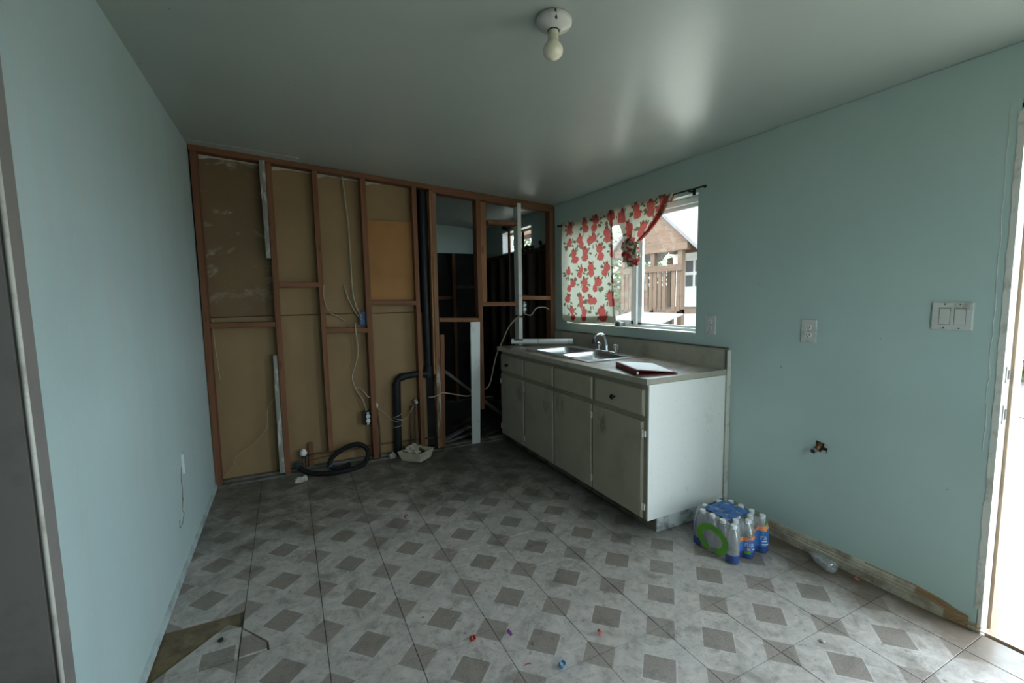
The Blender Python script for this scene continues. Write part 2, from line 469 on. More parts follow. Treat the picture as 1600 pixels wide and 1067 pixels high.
class G:
    """collects verts / faces in world coordinates, with a material slot per face"""
    def __init__(s):
        s.v, s.f, s.mi = [], [], []
    def add(s, vs_, fs, mi=0):
        k = len(s.v)
        s.v += [tuple(q) for q in vs_]
        s.f += [tuple(i + k for i in f) for f in fs]
        s.mi += [mi] * len(fs)
        return s
    def box(s, x0, x1, y0, y1, z0, z1, mi=0):
        v = [(x0, y0, z0), (x1, y0, z0), (x1, y1, z0), (x0, y1, z0), (x0, y0, z1), (x1, y0, z1), (x1, y1, z1), (x0, y1, z1)]
        return s.add(v, [(0, 3, 2, 1), (4, 5, 6, 7), (0, 1, 5, 4), (1, 2, 6, 5), (2, 3, 7, 6), (3, 0, 4, 7)], mi)
    def hexa(s, v, mi=0):
        return s.add(v, [(0, 3, 2, 1), (4, 5, 6, 7), (0, 1, 5, 4), (1, 2, 6, 5), (2, 3, 7, 6), (3, 0, 4, 7)], mi)
    def bar(s, a, b, w, h, up=(0, 0, 1), mi=0):
        """square bar from a to b, width w (sideways), height h (along up)"""
        a, b, up = Vector(a), Vector(b), Vector(up)
        d = (b - a).normalized()
        sd = d.cross(up)
        if sd.length < 1e-4:
            sd = d.cross(Vector((0, 1, 0)))
        sd.normalize()
        u = sd.cross(d).normalized()
        q = [a - sd * w / 2 - u * h / 2, a + sd * w / 2 - u * h / 2, a + sd * w / 2 + u * h / 2, a - sd * w / 2 + u * h / 2]
        q2 = [p + (b - a) for p in q]
        return s.add(q + q2, [(0, 1, 2, 3), (7, 6, 5, 4), (0, 4, 5, 1), (1, 5, 6, 2), (2, 6, 7, 3), (3, 7, 4, 0)], mi)
    def tube(s, pts, r, seg=8, mi=0, caps=True, closed=False):
        pts = [Vector(p) for p in pts]
        n = len(pts)
        rs = r if isinstance(r, (list, tuple)) else [r] * n
        rings = []
        nrm = None
        for i, p in enumerate(pts):
            if closed:
                d = pts[(i + 1) % n] - pts[(i - 1) % n]
            else:
                d = pts[min(i + 1, n - 1)] - pts[max(i - 1, 0)]
            d.normalize()
            if nrm is None:
                nrm = d.orthogonal().normalized()
            nrm = (nrm - d * nrm.dot(d))
            if nrm.length < 1e-6:
                nrm = d.orthogonal()
            nrm.normalize()
            bn = d.cross(nrm)
            rings.append([p + (nrm * math.cos(2 * math.pi * k / seg) + bn * math.sin(2 * math.pi * k / seg)) * rs[i] for k in range(seg)])
        vs_ = [q for rg in rings for q in rg]
        fs = []
        for i in range(n if closed else n - 1):
            j = (i + 1) % n
            for k in range(seg):
                k2 = (k + 1) % seg
                fs.append((i * seg + k, i * seg + k2, j * seg + k2, j * seg + k))
        if caps and not closed:
            fs.append(tuple(reversed(range(seg))))
            fs.append(tuple((n - 1) * seg + k for k in range(seg)))
        return s.add(vs_, fs, mi)
    def lathe(s, prof, seg=24, base=(0, 0, 0), axis=None, mi=0, caps=True):
        """prof: list of (r, h) from bottom to top around +Z at base, or around axis"""
        base = Vector(base)
        q = Vector((0, 0, 1)).rotation_difference(Vector(axis)) if axis is not None else None
        vs_ = []
        for r, h in prof:
            for k in range(seg):
                p = Vector((r * math.cos(2 * math.pi * k / seg), r * math.sin(2 * math.pi * k / seg), h))
                if q:
                    p = q @ p
                vs_.append(base + p)
        fs = []
        for i in range(len(prof) - 1):
            for k in range(seg):
                k2 = (k + 1) % seg
                fs.append((i * seg + k, i * seg + k2, (i + 1) * seg + k2, (i + 1) * seg + k))
        if caps:
            fs.append(tuple(reversed(range(seg))))
            fs.append(tuple((len(prof) - 1) * seg + k for k in range(seg)))
        return s.add(vs_, fs, mi)
    def prism(s, poly, z0, z1, mi=0):
        n = len(poly)
        vs_ = [(x, y, z0) for x, y in poly] + [(x, y, z1) for x, y in poly]
        fs = [tuple(reversed(range(n))), tuple(range(n, 2 * n))] + [(i, (i + 1) % n, n + (i + 1) % n, n + i) for i in range(n)]
        return s.add(vs_, fs, mi)
    def extrude_x(s, poly, x0, x1, mi=0):
        """poly in (y, z)"""
        n = len(poly)
        vs_ = [(x0, y, z) for y, z in poly] + [(x1, y, z) for y, z in poly]
        fs = [tuple(range(n)), tuple(reversed(range(n, 2 * n)))] + [(i, n + i, n + (i + 1) % n, (i + 1) % n) for i in range(n)]
        return s.add(vs_, fs, mi)
    def extrude_y(s, poly, y0, y1, mi=0):
        """poly in (x, z)"""
        n = len(poly)
        vs_ = [(x, y0, z) for x, z in poly] + [(x, y1, z) for x, z in poly]
        fs = [tuple(range(n)), tuple(reversed(range(n, 2 * n)))] + [(i, n + i, n + (i + 1) % n, (i + 1) % n) for i in range(n)]
        return s.add(vs_, fs, mi)
    def blob(s, c, rad, lump=0.25, sub=2, seed=0, mi=0, freq=2.0):
        bm = bmesh.new()
        bmesh.ops.create_icosphere(bm, subdivisions=sub, radius=1.0)
        vs_ = []
        for q in bm.verts:
            p = q.co.copy()
            k = 1 + lump * noise.noise(p * freq + Vector((seed * 3.1, seed, 0)))
            vs_.append((c[0] + p.x * rad[0] * k, c[1] + p.y * rad[1] * k, c[2] + p.z * rad[2] * k))
        bm.verts.index_update()
        fs = [tuple(q.index for q in f.verts) for f in bm.faces]
        bm.free()
        return s.add(vs_, fs, mi)

def build(name, geo, mats, parent=None, smooth=False, bevel=0.0, origin=None, fixn=True):
    me = bpy.data.meshes.new(name)
    if origin is None:
        xs, ys, zs = zip(*geo.v)
        origin = ((min(xs) + max(xs)) / 2, (min(ys) + max(ys)) / 2, (min(zs) if parent is None else (min(zs) + max(zs)) / 2))
    origin = Vector(origin)
    me.from_pydata([tuple(Vector(q) - origin) for q in geo.v], [], geo.f)
    if not isinstance(mats, (list, tuple)):
        mats = [mats]
    for mm in mats:
        me.materials.append(mm)
    if len(mats) > 1:
        me.polygons.foreach_set('material_index', geo.mi)
    if fixn:
        bm = bmesh.new()
        bm.from_mesh(me)
        bmesh.ops.recalc_face_normals(bm, faces=bm.faces)
        bm.to_mesh(me)
        bm.free()
    if smooth:
        me.polygons.foreach_set('use_smooth', [True] * len(me.polygons))
        if smooth == 'auto':
            me.set_sharp_from_angle(angle=R(40))
    me.update()
    o = bpy.data.objects.new(name, me)
    COL.objects.link(o)
    ORG[o.name] = origin
    if parent is not None:
        o.parent = parent
        o.location = origin - ORG[parent.name]
    else:
        o.location = origin
    if bevel:
        b = o.modifiers.new('bevel', 'BEVEL')
        b.width = bevel
        b.segments = 2
        b.limit_method = 'ANGLE'
        b.angle_limit = R(40)
    return o

def thing(name, loc, label, cat, group=None, kind=None):
    o = bpy.data.objects.new(name, None)
    o.empty_display_size = 0.1
    COL.objects.link(o)
    o.location = loc
    ORG[o.name] = Vector(loc)
    tag(o, label, cat, group, kind)
    return o

def tag(o, label, cat, group=None, kind=None):
    o['label'] = label
    o['category'] = cat
    if group:
        o['group'] = group
    if kind:
        o['kind'] = kind
    return o

def smooth_path(pts, n=8):
    """Catmull-Rom through pts"""
    pts = [Vector(p) for p in pts]
    out = []
    for i in range(len(pts) - 1):
        p0, p1, p2, p3 = pts[max(i - 1, 0)], pts[i], pts[i + 1], pts[min(i + 2, len(pts) - 1)]
        for k in range(n):
            t = k / n
            out.append(0.5 * ((2 * p1) + (p2 - p0) * t + (2 * p0 - 5 * p1 + 4 * p2 - p3) * t * t + (3 * p1 - p0 - 3 * p2 + p3) * t ** 3))
    out.append(pts[-1])
    return out

# ------------------------------------------------------------------ floor: slab + single tiles
TS, TX, TY = 0.3135, -2.0452, -1.9656
YB = 0.02                      # tiles stop at the stud wall
fl = G().box(-W - 0.13, 0.02, -4.42, 0.10, -0.12, -0.010)
floor = build('floor', fl, M['subfloor'])
tag(floor, 'tiled kitchen floor with printed diamond pattern and dirty grout', 'floor', None, 'structure')
ORG_F = ORG['floor']
half = TS / 2 - 0.0013
def tile_mesh(name, poly, mat):
    gq = G().prism(poly, -0.010, -0.0004)
    top = [(x * (1 - 0.0012 / max(abs(x), abs(y), 1e-3)), y * (1 - 0.0012 / max(abs(x), abs(y), 1e-3)), 0.0) for x, y in poly]
    n_ = len(poly)
    gq.f.pop(1); gq.mi.pop(1)
    k = len(gq.v)
    gq.add(top, [tuple(range(n_))])
    for i in range(n_):
        gq.f.append((n_ + i, n_ + (i + 1) % n_, k + (i + 1) % n_, k + i))
        gq.mi.append(0)
    me = bpy.data.meshes.new(name)
    me.from_pydata(gq.v, [], gq.f)
    me.materials.append(mat)
    me.update()
    return me
full_tile = tile_mesh('tile', [(-half, -half), (half, -half), (half, half), (-half, half)], M['tile'])
def place_tile(me, x, y, z=0.0, rz=0.0, rx_=0.0, ry_=0.0):
    o = bpy.data.objects.new('tile', me)
    COL.objects.link(o)
    o.parent = floor
    o.location = Vector((x, y, z)) - ORG_F
    o.rotation_euler = (rx_, ry_, rz)
    return o
rnd = random.Random(3)
for i in range(-3, 7):
    for j in range(-9, 7):
        cx, cy_ = TX + TS * (i + 0.5), TY + TS * (j + 0.5)
        x0, x1 = max(cx - half, -W + 0.002), min(cx + half, -0.002)
        y0, y1 = max(cy_ - half, -4.29), min(cy_ + half, YB)
        if x1 - x0 < 0.03 or y1 - y0 < 0.03:
            continue
        if (i, j) == (-3, 0):
            continue
        dz = rnd.uniform(-0.0010, 0.0010)
        tx_, ty_ = rnd.uniform(-0.0022, 0.0022), rnd.uniform(-0.0022, 0.0022)
        if (i, j) == (-2, 0):
            # lower left corner broken off
            me = tile_mesh('tile', [(-half + 0.105, -half), (half, -half), (half, half), (-half, half), (-half, -half + 0.185), (-half + 0.1, -half + 0.05)], M['tile'])
            place_tile(me, cx, cy_, dz)
            continue
        if x1 - x0 > 2 * half - 0.012 and y1 - y0 > 2 * half - 0.012:
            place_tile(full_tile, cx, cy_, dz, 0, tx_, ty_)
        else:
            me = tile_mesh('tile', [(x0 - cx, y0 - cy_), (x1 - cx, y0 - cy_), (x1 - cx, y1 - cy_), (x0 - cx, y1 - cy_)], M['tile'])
            place_tile(me, cx, cy_, dz)
# broken pieces lying in and over the gap
def piece(poly, ox, oy, z):
    me = tile_mesh('tile', [(x - ox, y - oy) for x, y in poly], M['tile_turned'])
    return place_tile(me, ox, oy, z)
piece([(-2.962, -1.963), (-2.676, -1.963), (-2.676, -1.775), (-2.729, -1.727)], -2.745, -1.935, 0.001)
piece([(-2.671, -1.963), (-2.574, -1.963), (-2.578, -1.92), (-2.671, -1.79)], -2.62, -1.90, 0.002)
# concrete footing strip under the stripped wall and dark bathroom floor
sl = G().box(-W, 0.0, 0.0, 0.10, -0.03, 0.012)
footing = build('trim_1', sl, M['concrete'])
tag(footing, 'bare concrete strip under the stripped stud wall', 'footing', None, 'structure')
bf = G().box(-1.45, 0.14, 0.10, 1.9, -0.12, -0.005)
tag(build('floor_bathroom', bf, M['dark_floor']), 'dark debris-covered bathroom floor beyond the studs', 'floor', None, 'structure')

# ------------------------------------------------------------------ ceiling (slopes down to the right wall)
cg = G()
a, b = -4.5, 0.142
cg.hexa([(a, -4.42, ceil_z(a)), (b, -4.42, ceil_z(b)), (b, 2.0, ceil_z(b)), (a, 2.0, ceil_z(a)),
         (a, -4.42, ceil_z(a) + 0.14), (b, -4.42, ceil_z(b) + 0.14), (b, 2.0, ceil_z(b) + 0.14), (a, 2.0, ceil_z(a) + 0.14)])
ceiling = build('ceiling', cg, M['ceiling'])
tag(ceiling, 'glossy blue-grey painted ceiling sloping down to the window wall', 'ceiling', None, 'structure')
# unpainted strip along the top of the stud wall
pg = G()
pts = [(-2.972, -0.005), (-2.972, -0.115), (-2.8, -0.112), (-2.62, -0.118), (-2.45, -0.11), (-2.30, -0.118), (-2.275, -0.1), (-2.285, -0.05), (-2.27, -0.005)]
k = len(pts)
pg.add([(x, y, ceil_z(x) - 0.003) for x, y in pts] + [(x, y, ceil_z(x) + 0.002) for x, y in pts],
       [tuple(range(k)), tuple(reversed(range(k, 2 * k)))] + [(i, k + i, k + (i + 1) % k, (i + 1) % k) for i in range(k)])
build('bare_patch', pg, M['ceil_patch'], ceiling)
# eave outside
eg = G()
a, b = 0.142, 0.60
eg.hexa([(a, -0.1, ceil_z(a)), (b, -0.1, ceil_z(b)), (b, 2.0, ceil_z(b)), (a, 2.0, ceil_z(a)),
         (a, -0.1, ceil_z(a) + 0.14), (b, -0.1, ceil_z(b) + 0.14), (b, 2.0, ceil_z(b) + 0.14), (a, 2.0, ceil_z(a) + 0.14)])
eave = build('roof_eave', eg, M['soffit'])
tag(eave, 'pinkish eave overhanging the small bathroom window', 'eave', None, 'structure')
build('fascia', G().box(0.60, 0.64, -0.1, 2.0, 2.17, 2.36), M['cedar_h'], eave)

# ------------------------------------------------------------------ right wall
DY0, DY1, DZ = -4.27, -3.20, 2.05           # exterior door opening
WY0, WY1, WZ0, WZ1 = -1.753, -0.205, 1.112, 2.032   # kitchen window opening
TOPZ = 2.262
rw = G()
RY_ = -4.42
def wbox(y0, y1, z0, z1):
    rw.box(0.0, 0.14, y0, y1, z0, z1)
wbox(RY_, DY0, 0, TOPZ)
wbox(DY0, DY1, DZ, TOPZ)
wbox(DY1, WY0, 0, TOPZ)
wbox(WY0, WY1, 0, WZ0)
wbox(WY0, WY1, WZ1, TOPZ)
wbox(WY1, 0.09, 0, TOPZ)
wall_right = build('wall_right', rw, M['paint_right'])
tag(wall_right, 'pale blue painted wall with the window and exterior doorway', 'wall', None, 'structure')

# ------------------------------------------------------------------ left wall with a doorway near the camera
OY = -2.487
lw = G()
lw.box(-W - 0.12, -W, OY + 0.063, 0.09, 0, 2.50)
lw.box(-W - 0.12, -W, -3.40, OY + 0.063, 2.12, 2.50)
lw.box(-W - 0.12, -W, -4.42, -3.40, 0, 2.50)
wall_left = build('wall_left', lw, M['paint_left'])
tag(wall_left, 'pale blue patched wall ending at the grey-trimmed doorway', 'wall', None, 'structure')
# casing and jamb of that doorway; white rounded strip paints the lit edge highlight
cs = thing('door_2', (-W, OY, 0), 'grey-brown trimmed doorway opening cut into the patched blue wall', 'doorway', None, 'structure')
build('casing', G().box(-W - 0.10, -W + 0.004, OY, OY + 0.063, 0, 2.10), M['jamb_grey'], cs, bevel=0.001)
highlight_bead = G().tube([(-W + 0.001, OY - 0.001, 0.0), (-W + 0.001, OY - 0.001, 2.10)], 0.0055, 12)
build('highlight_bead', highlight_bead, M['trim_white'], cs, True)
build('jamb', G().box(-W - 0.125, -W - 0.008, OY - 0.006, OY + 0.02, 0, 2.10), M['jamb_grey'], cs)
build('head_casing', G().box(-W - 0.12, -W + 0.004, -3.40, OY, 2.05, 2.12), M['jamb_grey'], cs)
# rooms behind the camera, closed
RX0, RX1, RZ0, RZ1, RY = -1.75, -0.95, 0.90, 1.90, -4.30   # unseen window, added to light the cabinet end and right wall
rr0 = G().box(-4.5, RX0, RY - 0.12, RY, 0, 2.6).box(RX1, 0.14, RY - 0.12, RY, 0, 2.3).box(RX0, RX1, RY - 0.12, RY, 0, RZ0).box(RX0, RX1, RY - 0.12, RY, RZ1, 2.4)
tag(build('wall_rear', rr0, M['paint_back']), 'blue wall behind the viewer with an added unseen window', 'wall', None, 'structure')
w3 = thing('added_window_3', ((RX0 + RX1) / 2, RY - 0.06, RZ0), 'unseen white window added behind the viewer to light the cabinet end', 'window', None, 'structure')
fr3 = G().box(RX0, RX0 + 0.04, RY - 0.11, RY - 0.05, RZ0, RZ1).box(RX1 - 0.04, RX1, RY - 0.11, RY - 0.05, RZ0, RZ1).box(RX0, RX1, RY - 0.11, RY - 0.05, RZ1 - 0.04, RZ1).box(RX0, RX1, RY - 0.11, RY - 0.05, RZ0, RZ0 + 0.04)
build('frame', fr3, M['white_frame'], w3)
build('pane', G().box(RX0 + 0.04, RX1 - 0.04, RY - 0.085, RY - 0.082, RZ0 + 0.04, RZ1 - 0.04), M['glass'], w3)
hall = G().box(-4.5, -4.4, -4.42, 2.0, -0.1, 2.6).box(-4.5, -W - 0.12, -0.6, -0.5, 0, 2.6)
tag(build('wall_hall', hall, M['jamb_grey']), 'dim grey hall wall seen through the grey-trimmed doorway', 'wall', None, 'structure')
tag(build('floor_hall', G().box(-4.5, -W - 0.131, -4.42, -0.5, -0.12, -0.002), M['dark_floor']), 'dark hall floor beyond the grey-trimmed doorway', 'floor', None, 'structure')
# closed room behind the tan drywall
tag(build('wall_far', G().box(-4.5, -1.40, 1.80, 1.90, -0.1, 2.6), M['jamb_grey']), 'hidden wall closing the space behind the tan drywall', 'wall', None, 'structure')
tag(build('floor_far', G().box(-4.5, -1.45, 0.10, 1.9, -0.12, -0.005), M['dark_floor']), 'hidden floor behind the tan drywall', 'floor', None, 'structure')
# low skirting strip on the left wall
bb = G()
bb.add([(-W, -2.42, 0), (-W + 0.012, -2.42, 0), (-W + 0.009, -2.42, 0.026), (-W, -2.42, 0.032),
        (-W, -0.005, 0), (-W + 0.012, -0.005, 0), (-W + 0.009, -0.005, 0.026), (-W, -0.005, 0.032)],
       [(0, 1, 2, 3), (7, 6, 5, 4), (0, 4, 5, 1), (1, 5, 6, 2), (2, 6, 7, 3), (3, 7, 4, 0)])
tag(build('baseboard_left', bb, dirty('dirty_blue_skirting', (0.40, 0.48, 0.48), (0.23, 0.25, 0.235), 0.6, 9, 0.42, 0.7)),
    'narrow dirty skirting strip along the patched blue wall', 'baseboard', None, 'structure')

# ------------------------------------------------------------------ baseboard on the right wall, broken end by the door
prof = [(0.0, 0.0), (-0.017, 0.0), (-0.017, 0.040), (-0.013, 0.046), (-0.014, 0.052), (-0.010, 0.064), (-0.011, 0.068), (-0.006, 0.080), (0.0, 0.083)]
pgm = G()
ys = [-2.03, -2.4, -2.8, -3.0, -3.06, -3.10, -3.13, -3.155, -3.175]
k = len(prof)
rb = random.Random(5)
for a, y in enumerate(ys):
    fade = 1.0 if y > -3.03 else max(0.15, 1.0 - (-3.03 - y) / 0.16)
    for (x, z) in prof:
        jx = 0 if fade == 1.0 or z == 0 else rb.uniform(-0.004, 0.002)
        pgm.v.append((min(0, x * (0.35 + 0.65 * fade) + jx), y, z * (0.55 + 0.45 * fade) + (0 if fade == 1 else rb.uniform(-0.003, 0.003)) * (z > 0)))
for a in range(len(ys) - 1):
    for q in range(k):
        q2 = (q + 1) % k
        pgm.f.append((a * k + q, a * k + q2, (a + 1) * k + q2, (a + 1) * k + q))
        pgm.mi.append(1 if (a >= 5 or (a in (3, 4) and q >= 4) or (a == 2 and q == 7)) else 0)
pgm.f.append(tuple(range(k))); pgm.mi.append(0)
pgm.f.append(tuple(reversed(range((len(ys) - 1) * k, len(ys) * k)))); pgm.mi.append(1)
bbr = build('baseboard_right', pgm, [M['baseboard'], M['raw_wood']])
tag(bbr, 'scuffed moulded baseboard with a splintered end by the doorway', 'baseboard', None, 'structure')
spl = G()
for q in range(9):
    y = -3.12 - 0.008 * q
    z = 0.012 + 0.006 * (q % 4)
    spl.bar((-0.010, y, z), (-0.006 + 0.004 * rb.random(), y - 0.035 - 0.01 * rb.random(), z - 0.006 + 0.018 * rb.random()), 0.004, 0.003)
build('splinters', spl, M['raw_wood'], bbr)

# ------------------------------------------------------------------ exterior door frame (door itself stands open, out of view)
df = thing('door_1', (0.05, DY1, 0), 'white exterior door frame with tan stop and strike plates', 'door frame', None, 'structure')
jb = G().box(0.0, 0.062, DY1 - 0.012, DY1 + 0.004, 0.0, DZ)
build('jamb', jb, M['trim_white'], df, bevel=0.002)
build('stop', G().box(0.062, 0.14, DY1 - 0.022, DY1 + 0.004, 0.0, DZ), M['tan_stop'], df, bevel=0.002)
build('head', G().box(0.0, 0.14, DY0, DY1, DZ - 0.02, DZ + 0.004), M['trim_white'], df)
build('far_jamb', G().box(0.0, 0.14, DY0 - 0.004, DY0 + 0.02, 0, DZ), M['trim_white'], df)
build('threshold', G().box(0.015, 0.22, DY0, DY1 - 0.02, -0.12, 0.006), M['tan_stop'], df)
# crumbling plaster lip along the jamb
lip = G()
rb = random.Random(9)
zz = 0.10
prev = None
row = []
while zz < 2.05:
    row.append((zz, 0.006 + 0.006 * rb.random() * (1.6 if zz < 0.6 else 0.7)))
    zz += 0.03
for (z0_, w0), (z1_, w1) in zip(row[:-1], row[1:]):
    lip.hexa([(-0.003, DY1 + w0, z0_), (0.001, DY1 + w0, z0_), (0.001, DY1 - 0.012, z0_), (-0.003, DY1 - 0.012, z0_),
              (-0.003, DY1 + w1, z1_), (0.001, DY1 + w1, z1_), (0.001, DY1 - 0.012, z1_), (-0.003, DY1 - 0.012, z1_)])
build('plaster_lip', lip, M['trim_white'], df)
crk = G()
prev = (DY1 + 0.045, 2.04)
pts = [(-0.001, DY1 + 0.028 + 0.006 * rb.random() - (2.0 - z_) * 0.004, z_) for z_ in [0.75 + 0.05 * q for q in range(27)]]
crk.tube(pts, 0.0011, 5)
build('caulk_crack', crk, M['trim_white'], df)
for zc, hh in ((1.053, 0.032), (0.898, 0.037)):
    sp = build('strike_plate', G().box(0.018, 0.050, DY1 - 0.0155, DY1 - 0.011, zc - hh, zc + hh), M['galv'], df, bevel=0.002)
    build('bolt_hole', G().box(0.027, 0.042, DY1 - 0.0165, DY1 - 0.0145, zc - hh * 0.55, zc + hh * 0.55), M['slot'], sp)

# ------------------------------------------------------------------ stripped stud wall
wb = thing('wall_back', (-W / 2, 0.04, 0), 'stripped wall of bare brown studs with tan drywall behind', 'stud wall', None, 'structure')
def stud(x0t, x1t, zt, x0b, x1b, zb, mat='wood_v', y0=0.0, y1=0.089, name='stud', wob=0.002, seed=0):
    """a board standing from (x0b..x1b, zb) to (x0t..x1t, zt), a little bowed"""
    gq = G()
    r_ = random.Random(int(abs(x0b) * 1000) + seed)
    n_ = 7
    rows = []
    for q in range(n_ + 1):
        t = q / n_
        dx = math.sin(t * math.pi) * r_.uniform(-wob, wob)
        rows.append((x0b + (x0t - x0b) * t + dx, x1b + (x1t - x1b) * t + dx, zb + (zt - zb) * t))
    for x0, x1, z in rows:
        gq.v += [(x0, y0, z), (x1, y0, z), (x1, y1, z), (x0, y1, z)]
    for q in range(n_):
        for e in range(4):
            e2 = (e + 1) % 4
            gq.f.append((q * 4 + e, q * 4 + e2, q * 4 + 4 + e2, q * 4 + 4 + e)); gq.mi.append(0)
    gq.f += [(3, 2, 1, 0), (n_ * 4, n_ * 4 + 1, n_ * 4 + 2, n_ * 4 + 3)]; gq.mi += [0, 0]
    return build(name, gq, M[mat], wb, bevel=0.0025)
def zt(x):
    return ceil_z(x) - 0.042
stud(-2.966, -2.928, zt(-2.95), -2.975, -2.936, 0.012)
stud(-2.503, -2.465, zt(-2.48), -2.510, -2.470, 0.012)
stud(-2.545, -2.505, zt(-2.52) + 0.012, -2.538, -2.509, 1.70, 'wood_grey', -0.004, 0.05, 'nailer')
stud(-2.540, -2.512, 0.965, -2.548, -2.511, 0.03, 'wood_grey', 0.0, 0.05, 'nailer', seed=4)
stud(-2.190, -2.152, zt(-2.17), -2.183, -2.146, 0.145)
stud(-1.834, -1.792, zt(-1.81), -1.831, -1.787, 0.020)
stud(-1.416, -1.378, zt(-1.40), -1.416, -1.381, 0.05)
stud(-1.248, -1.208, zt(-1.22), -1.262, -1.222, 0.02, 'wood_old')
stud(-1.266, -1.249, zt(-1.26), -1.277, -1.263, 0.70, 'wood_orange', 0.0, 0.07, 'nailer', seed=2)
stud(-1.207, -1.168, 1.053, -1.228, -1.190, 0.02, 'wood_v', 0.004, 0.089, 'jack_stud')
stud(-0.836, -0.790, zt(-0.81), -0.838, -0.794, 0.325)
stud(-0.788, -0.716, zt(-0.75), -0.790, -0.724, 1.335, 'wood_orange', 0.05, 0.088, 'king_stud')
stud(-0.924, -0.830, 1.155, -0.937, -0.857, 0.012, 'white_board', -0.020, -0.002, 'white_board')
stud(-0.417, -0.377, zt(-0.39) + 0.01, -0.420, -0.382, 0.02, 'white_board', -0.004, 0.085, 'white_stud')
stud(-0.060, -0.004, zt(-0.03), -0.058, -0.004, 0.02)
# top plate follows the slope of the ceiling
tp = G()
def plate(x0, x1, y0=0.0, y1=0.089, h=0.040):
    tp.hexa([(x0, y0, ceil_z(x0) - h), (x1, y0, ceil_z(x1) - h), (x1, y1, ceil_z(x1) - h), (x0, y1, ceil_z(x0) - h),
             (x0, y0, ceil_z(x0) - 0.001), (x1, y0, ceil_z(x1) - 0.001), (x1, y1, ceil_z(x1) - 0.001), (x0, y1, ceil_z(x0) - 0.001)])
plate(-W + 0.003, -1.24)
build('top_plate', tp, M['wood_h'], wb, bevel=0.002)
tp = G()
plate(-1.24, -0.004, -0.003, 0.089, 0.064)
build('top_plate', tp, M['wood_h'], wb, bevel=0.002)
sp_ = G().box(-W + 0.003, -1.35, 0.045, 0.089, 0.012, 0.03).box(-1.25, -0.01, 0.03, 0.089, 0.012, 0.028)
build('sill_plate', sp_, M['concrete'], wb, bevel=0.003)
def block(x0, x1, z0l, z1l, z0r, z1r, y0=0.0, y1=0.085):
    gq = G().hexa([(x0, y0, z0l), (x1, y0, z0r), (x1, y1, z0r), (x0, y1, z0l), (x0, y0, z1l), (x1, y0, z1r), (x1, y1, z1r), (x0, y1, z1l)])
    return build('block', gq, M['wood_h'], wb, bevel=0.0025)
block(-2.930, -2.509, 1.192, 1.230, 1.184, 1.222)
block(-2.466, -2.187, 1.480, 1.518, 1.484, 1.522)
block(-2.150, -1.833, 1.120, 1.158, 1.104, 1.142)
block(-1.794, -1.415, 1.336, 1.374, 1.322, 1.360)
block(-1.210, -0.836, 1.168, 1.206, 1.152, 1.190)
block(-0.792, -0.418, 1.298, 1.338, 1.292, 1.330)
block(-0.378, -0.058, 1.350, 1.390, 1.340, 1.380)
block(-0.716, -0.416, 2.048, 2.090, 2.052, 2.092)
# drywall sheets on the far side, seen from the back
dgy = 0.090
def sheet(x0, x1, z0, ztop, mat, y=dgy, name='drywall_sheet', slope=False):
    zl, zr = (ceil_z(x0) - 0.03, ceil_z(x1) - 0.03) if slope else (ztop, ztop)
    gq = G().hexa([(x0, y, z0), (x1, y, z0), (x1, y + 0.012, z0), (x0, y + 0.012, z0), (x0, y, zl), (x1, y, zr), (x1, y + 0.012, zr), (x0, y + 0.012, zl)])
    return build(name, gq, M[mat], wb)
sheet(-2.975, -2.49, 1.268, 0, 'drywall_smear', slope=True)
sheet(-2.488, -1.815, 1.268, 0, 'drywall', slope=True)
sheet(-1.813, -1.40, 1.262, 0, 'drywall', slope=True)
sheet(-2.975, -1.815, 0.03, 1.262, 'drywall')
sheet(-1.813, -1.33, 0.03, 1.256, 'drywall')
sheet(-1.405, -1.262, 0.03, 0, 'black_paper', 0.092, 'black_sheet', slope=True)
# plaster squeezed out along the top
cp = G()
rb = random.Random(2)
for (x0, x1) in ((-2.925, -2.55), (-2.462, -2.192), (-2.148, -1.836), (-1.79, -1.66)):
    n_ = 16
    for q in range(n_):
        a, b = x0 + (x1 - x0) * q / n_, x0 + (x1 - x0) * (q + 1) / n_
        h0 = 0.010 + 0.020 * max(0, noise.noise(Vector((a * 9, 1, 0)))) + (0.022 * math.exp(-((a - x0) / 0.05) ** 2))
        h1 = 0.010 + 0.020 * max(0, noise.noise(Vector((b * 9, 1, 0)))) + (0.022 * math.exp(-((b - x0) / 0.05) ** 2))
        za, zb_ = ceil_z(a) - 0.040, ceil_z(b) - 0.040
        cp.hexa([(a, 0.080, za - h0), (b, 0.080, zb_ - h1), (b, 0.091, zb_ - h1), (a, 0.091, za - h0), (a, 0.084, za), (b, 0.084, zb_), (b, 0.091, zb_), (a, 0.091, za)])
build('plaster_ooze', cp, M['compound'], wb)
# hardboard square between two studs
build('hardboard', G().box(-1.795, -1.412, 0.060, 0.068, 1.372, 2.035), M['hardboard'], wb, bevel=0.001)

# ------------------------------------------------------------------ bathroom beyond the open studs
br = G()
BY0, BY1, BZ0, BZ1 = 0.47, 1.235, 1.892, 2.166
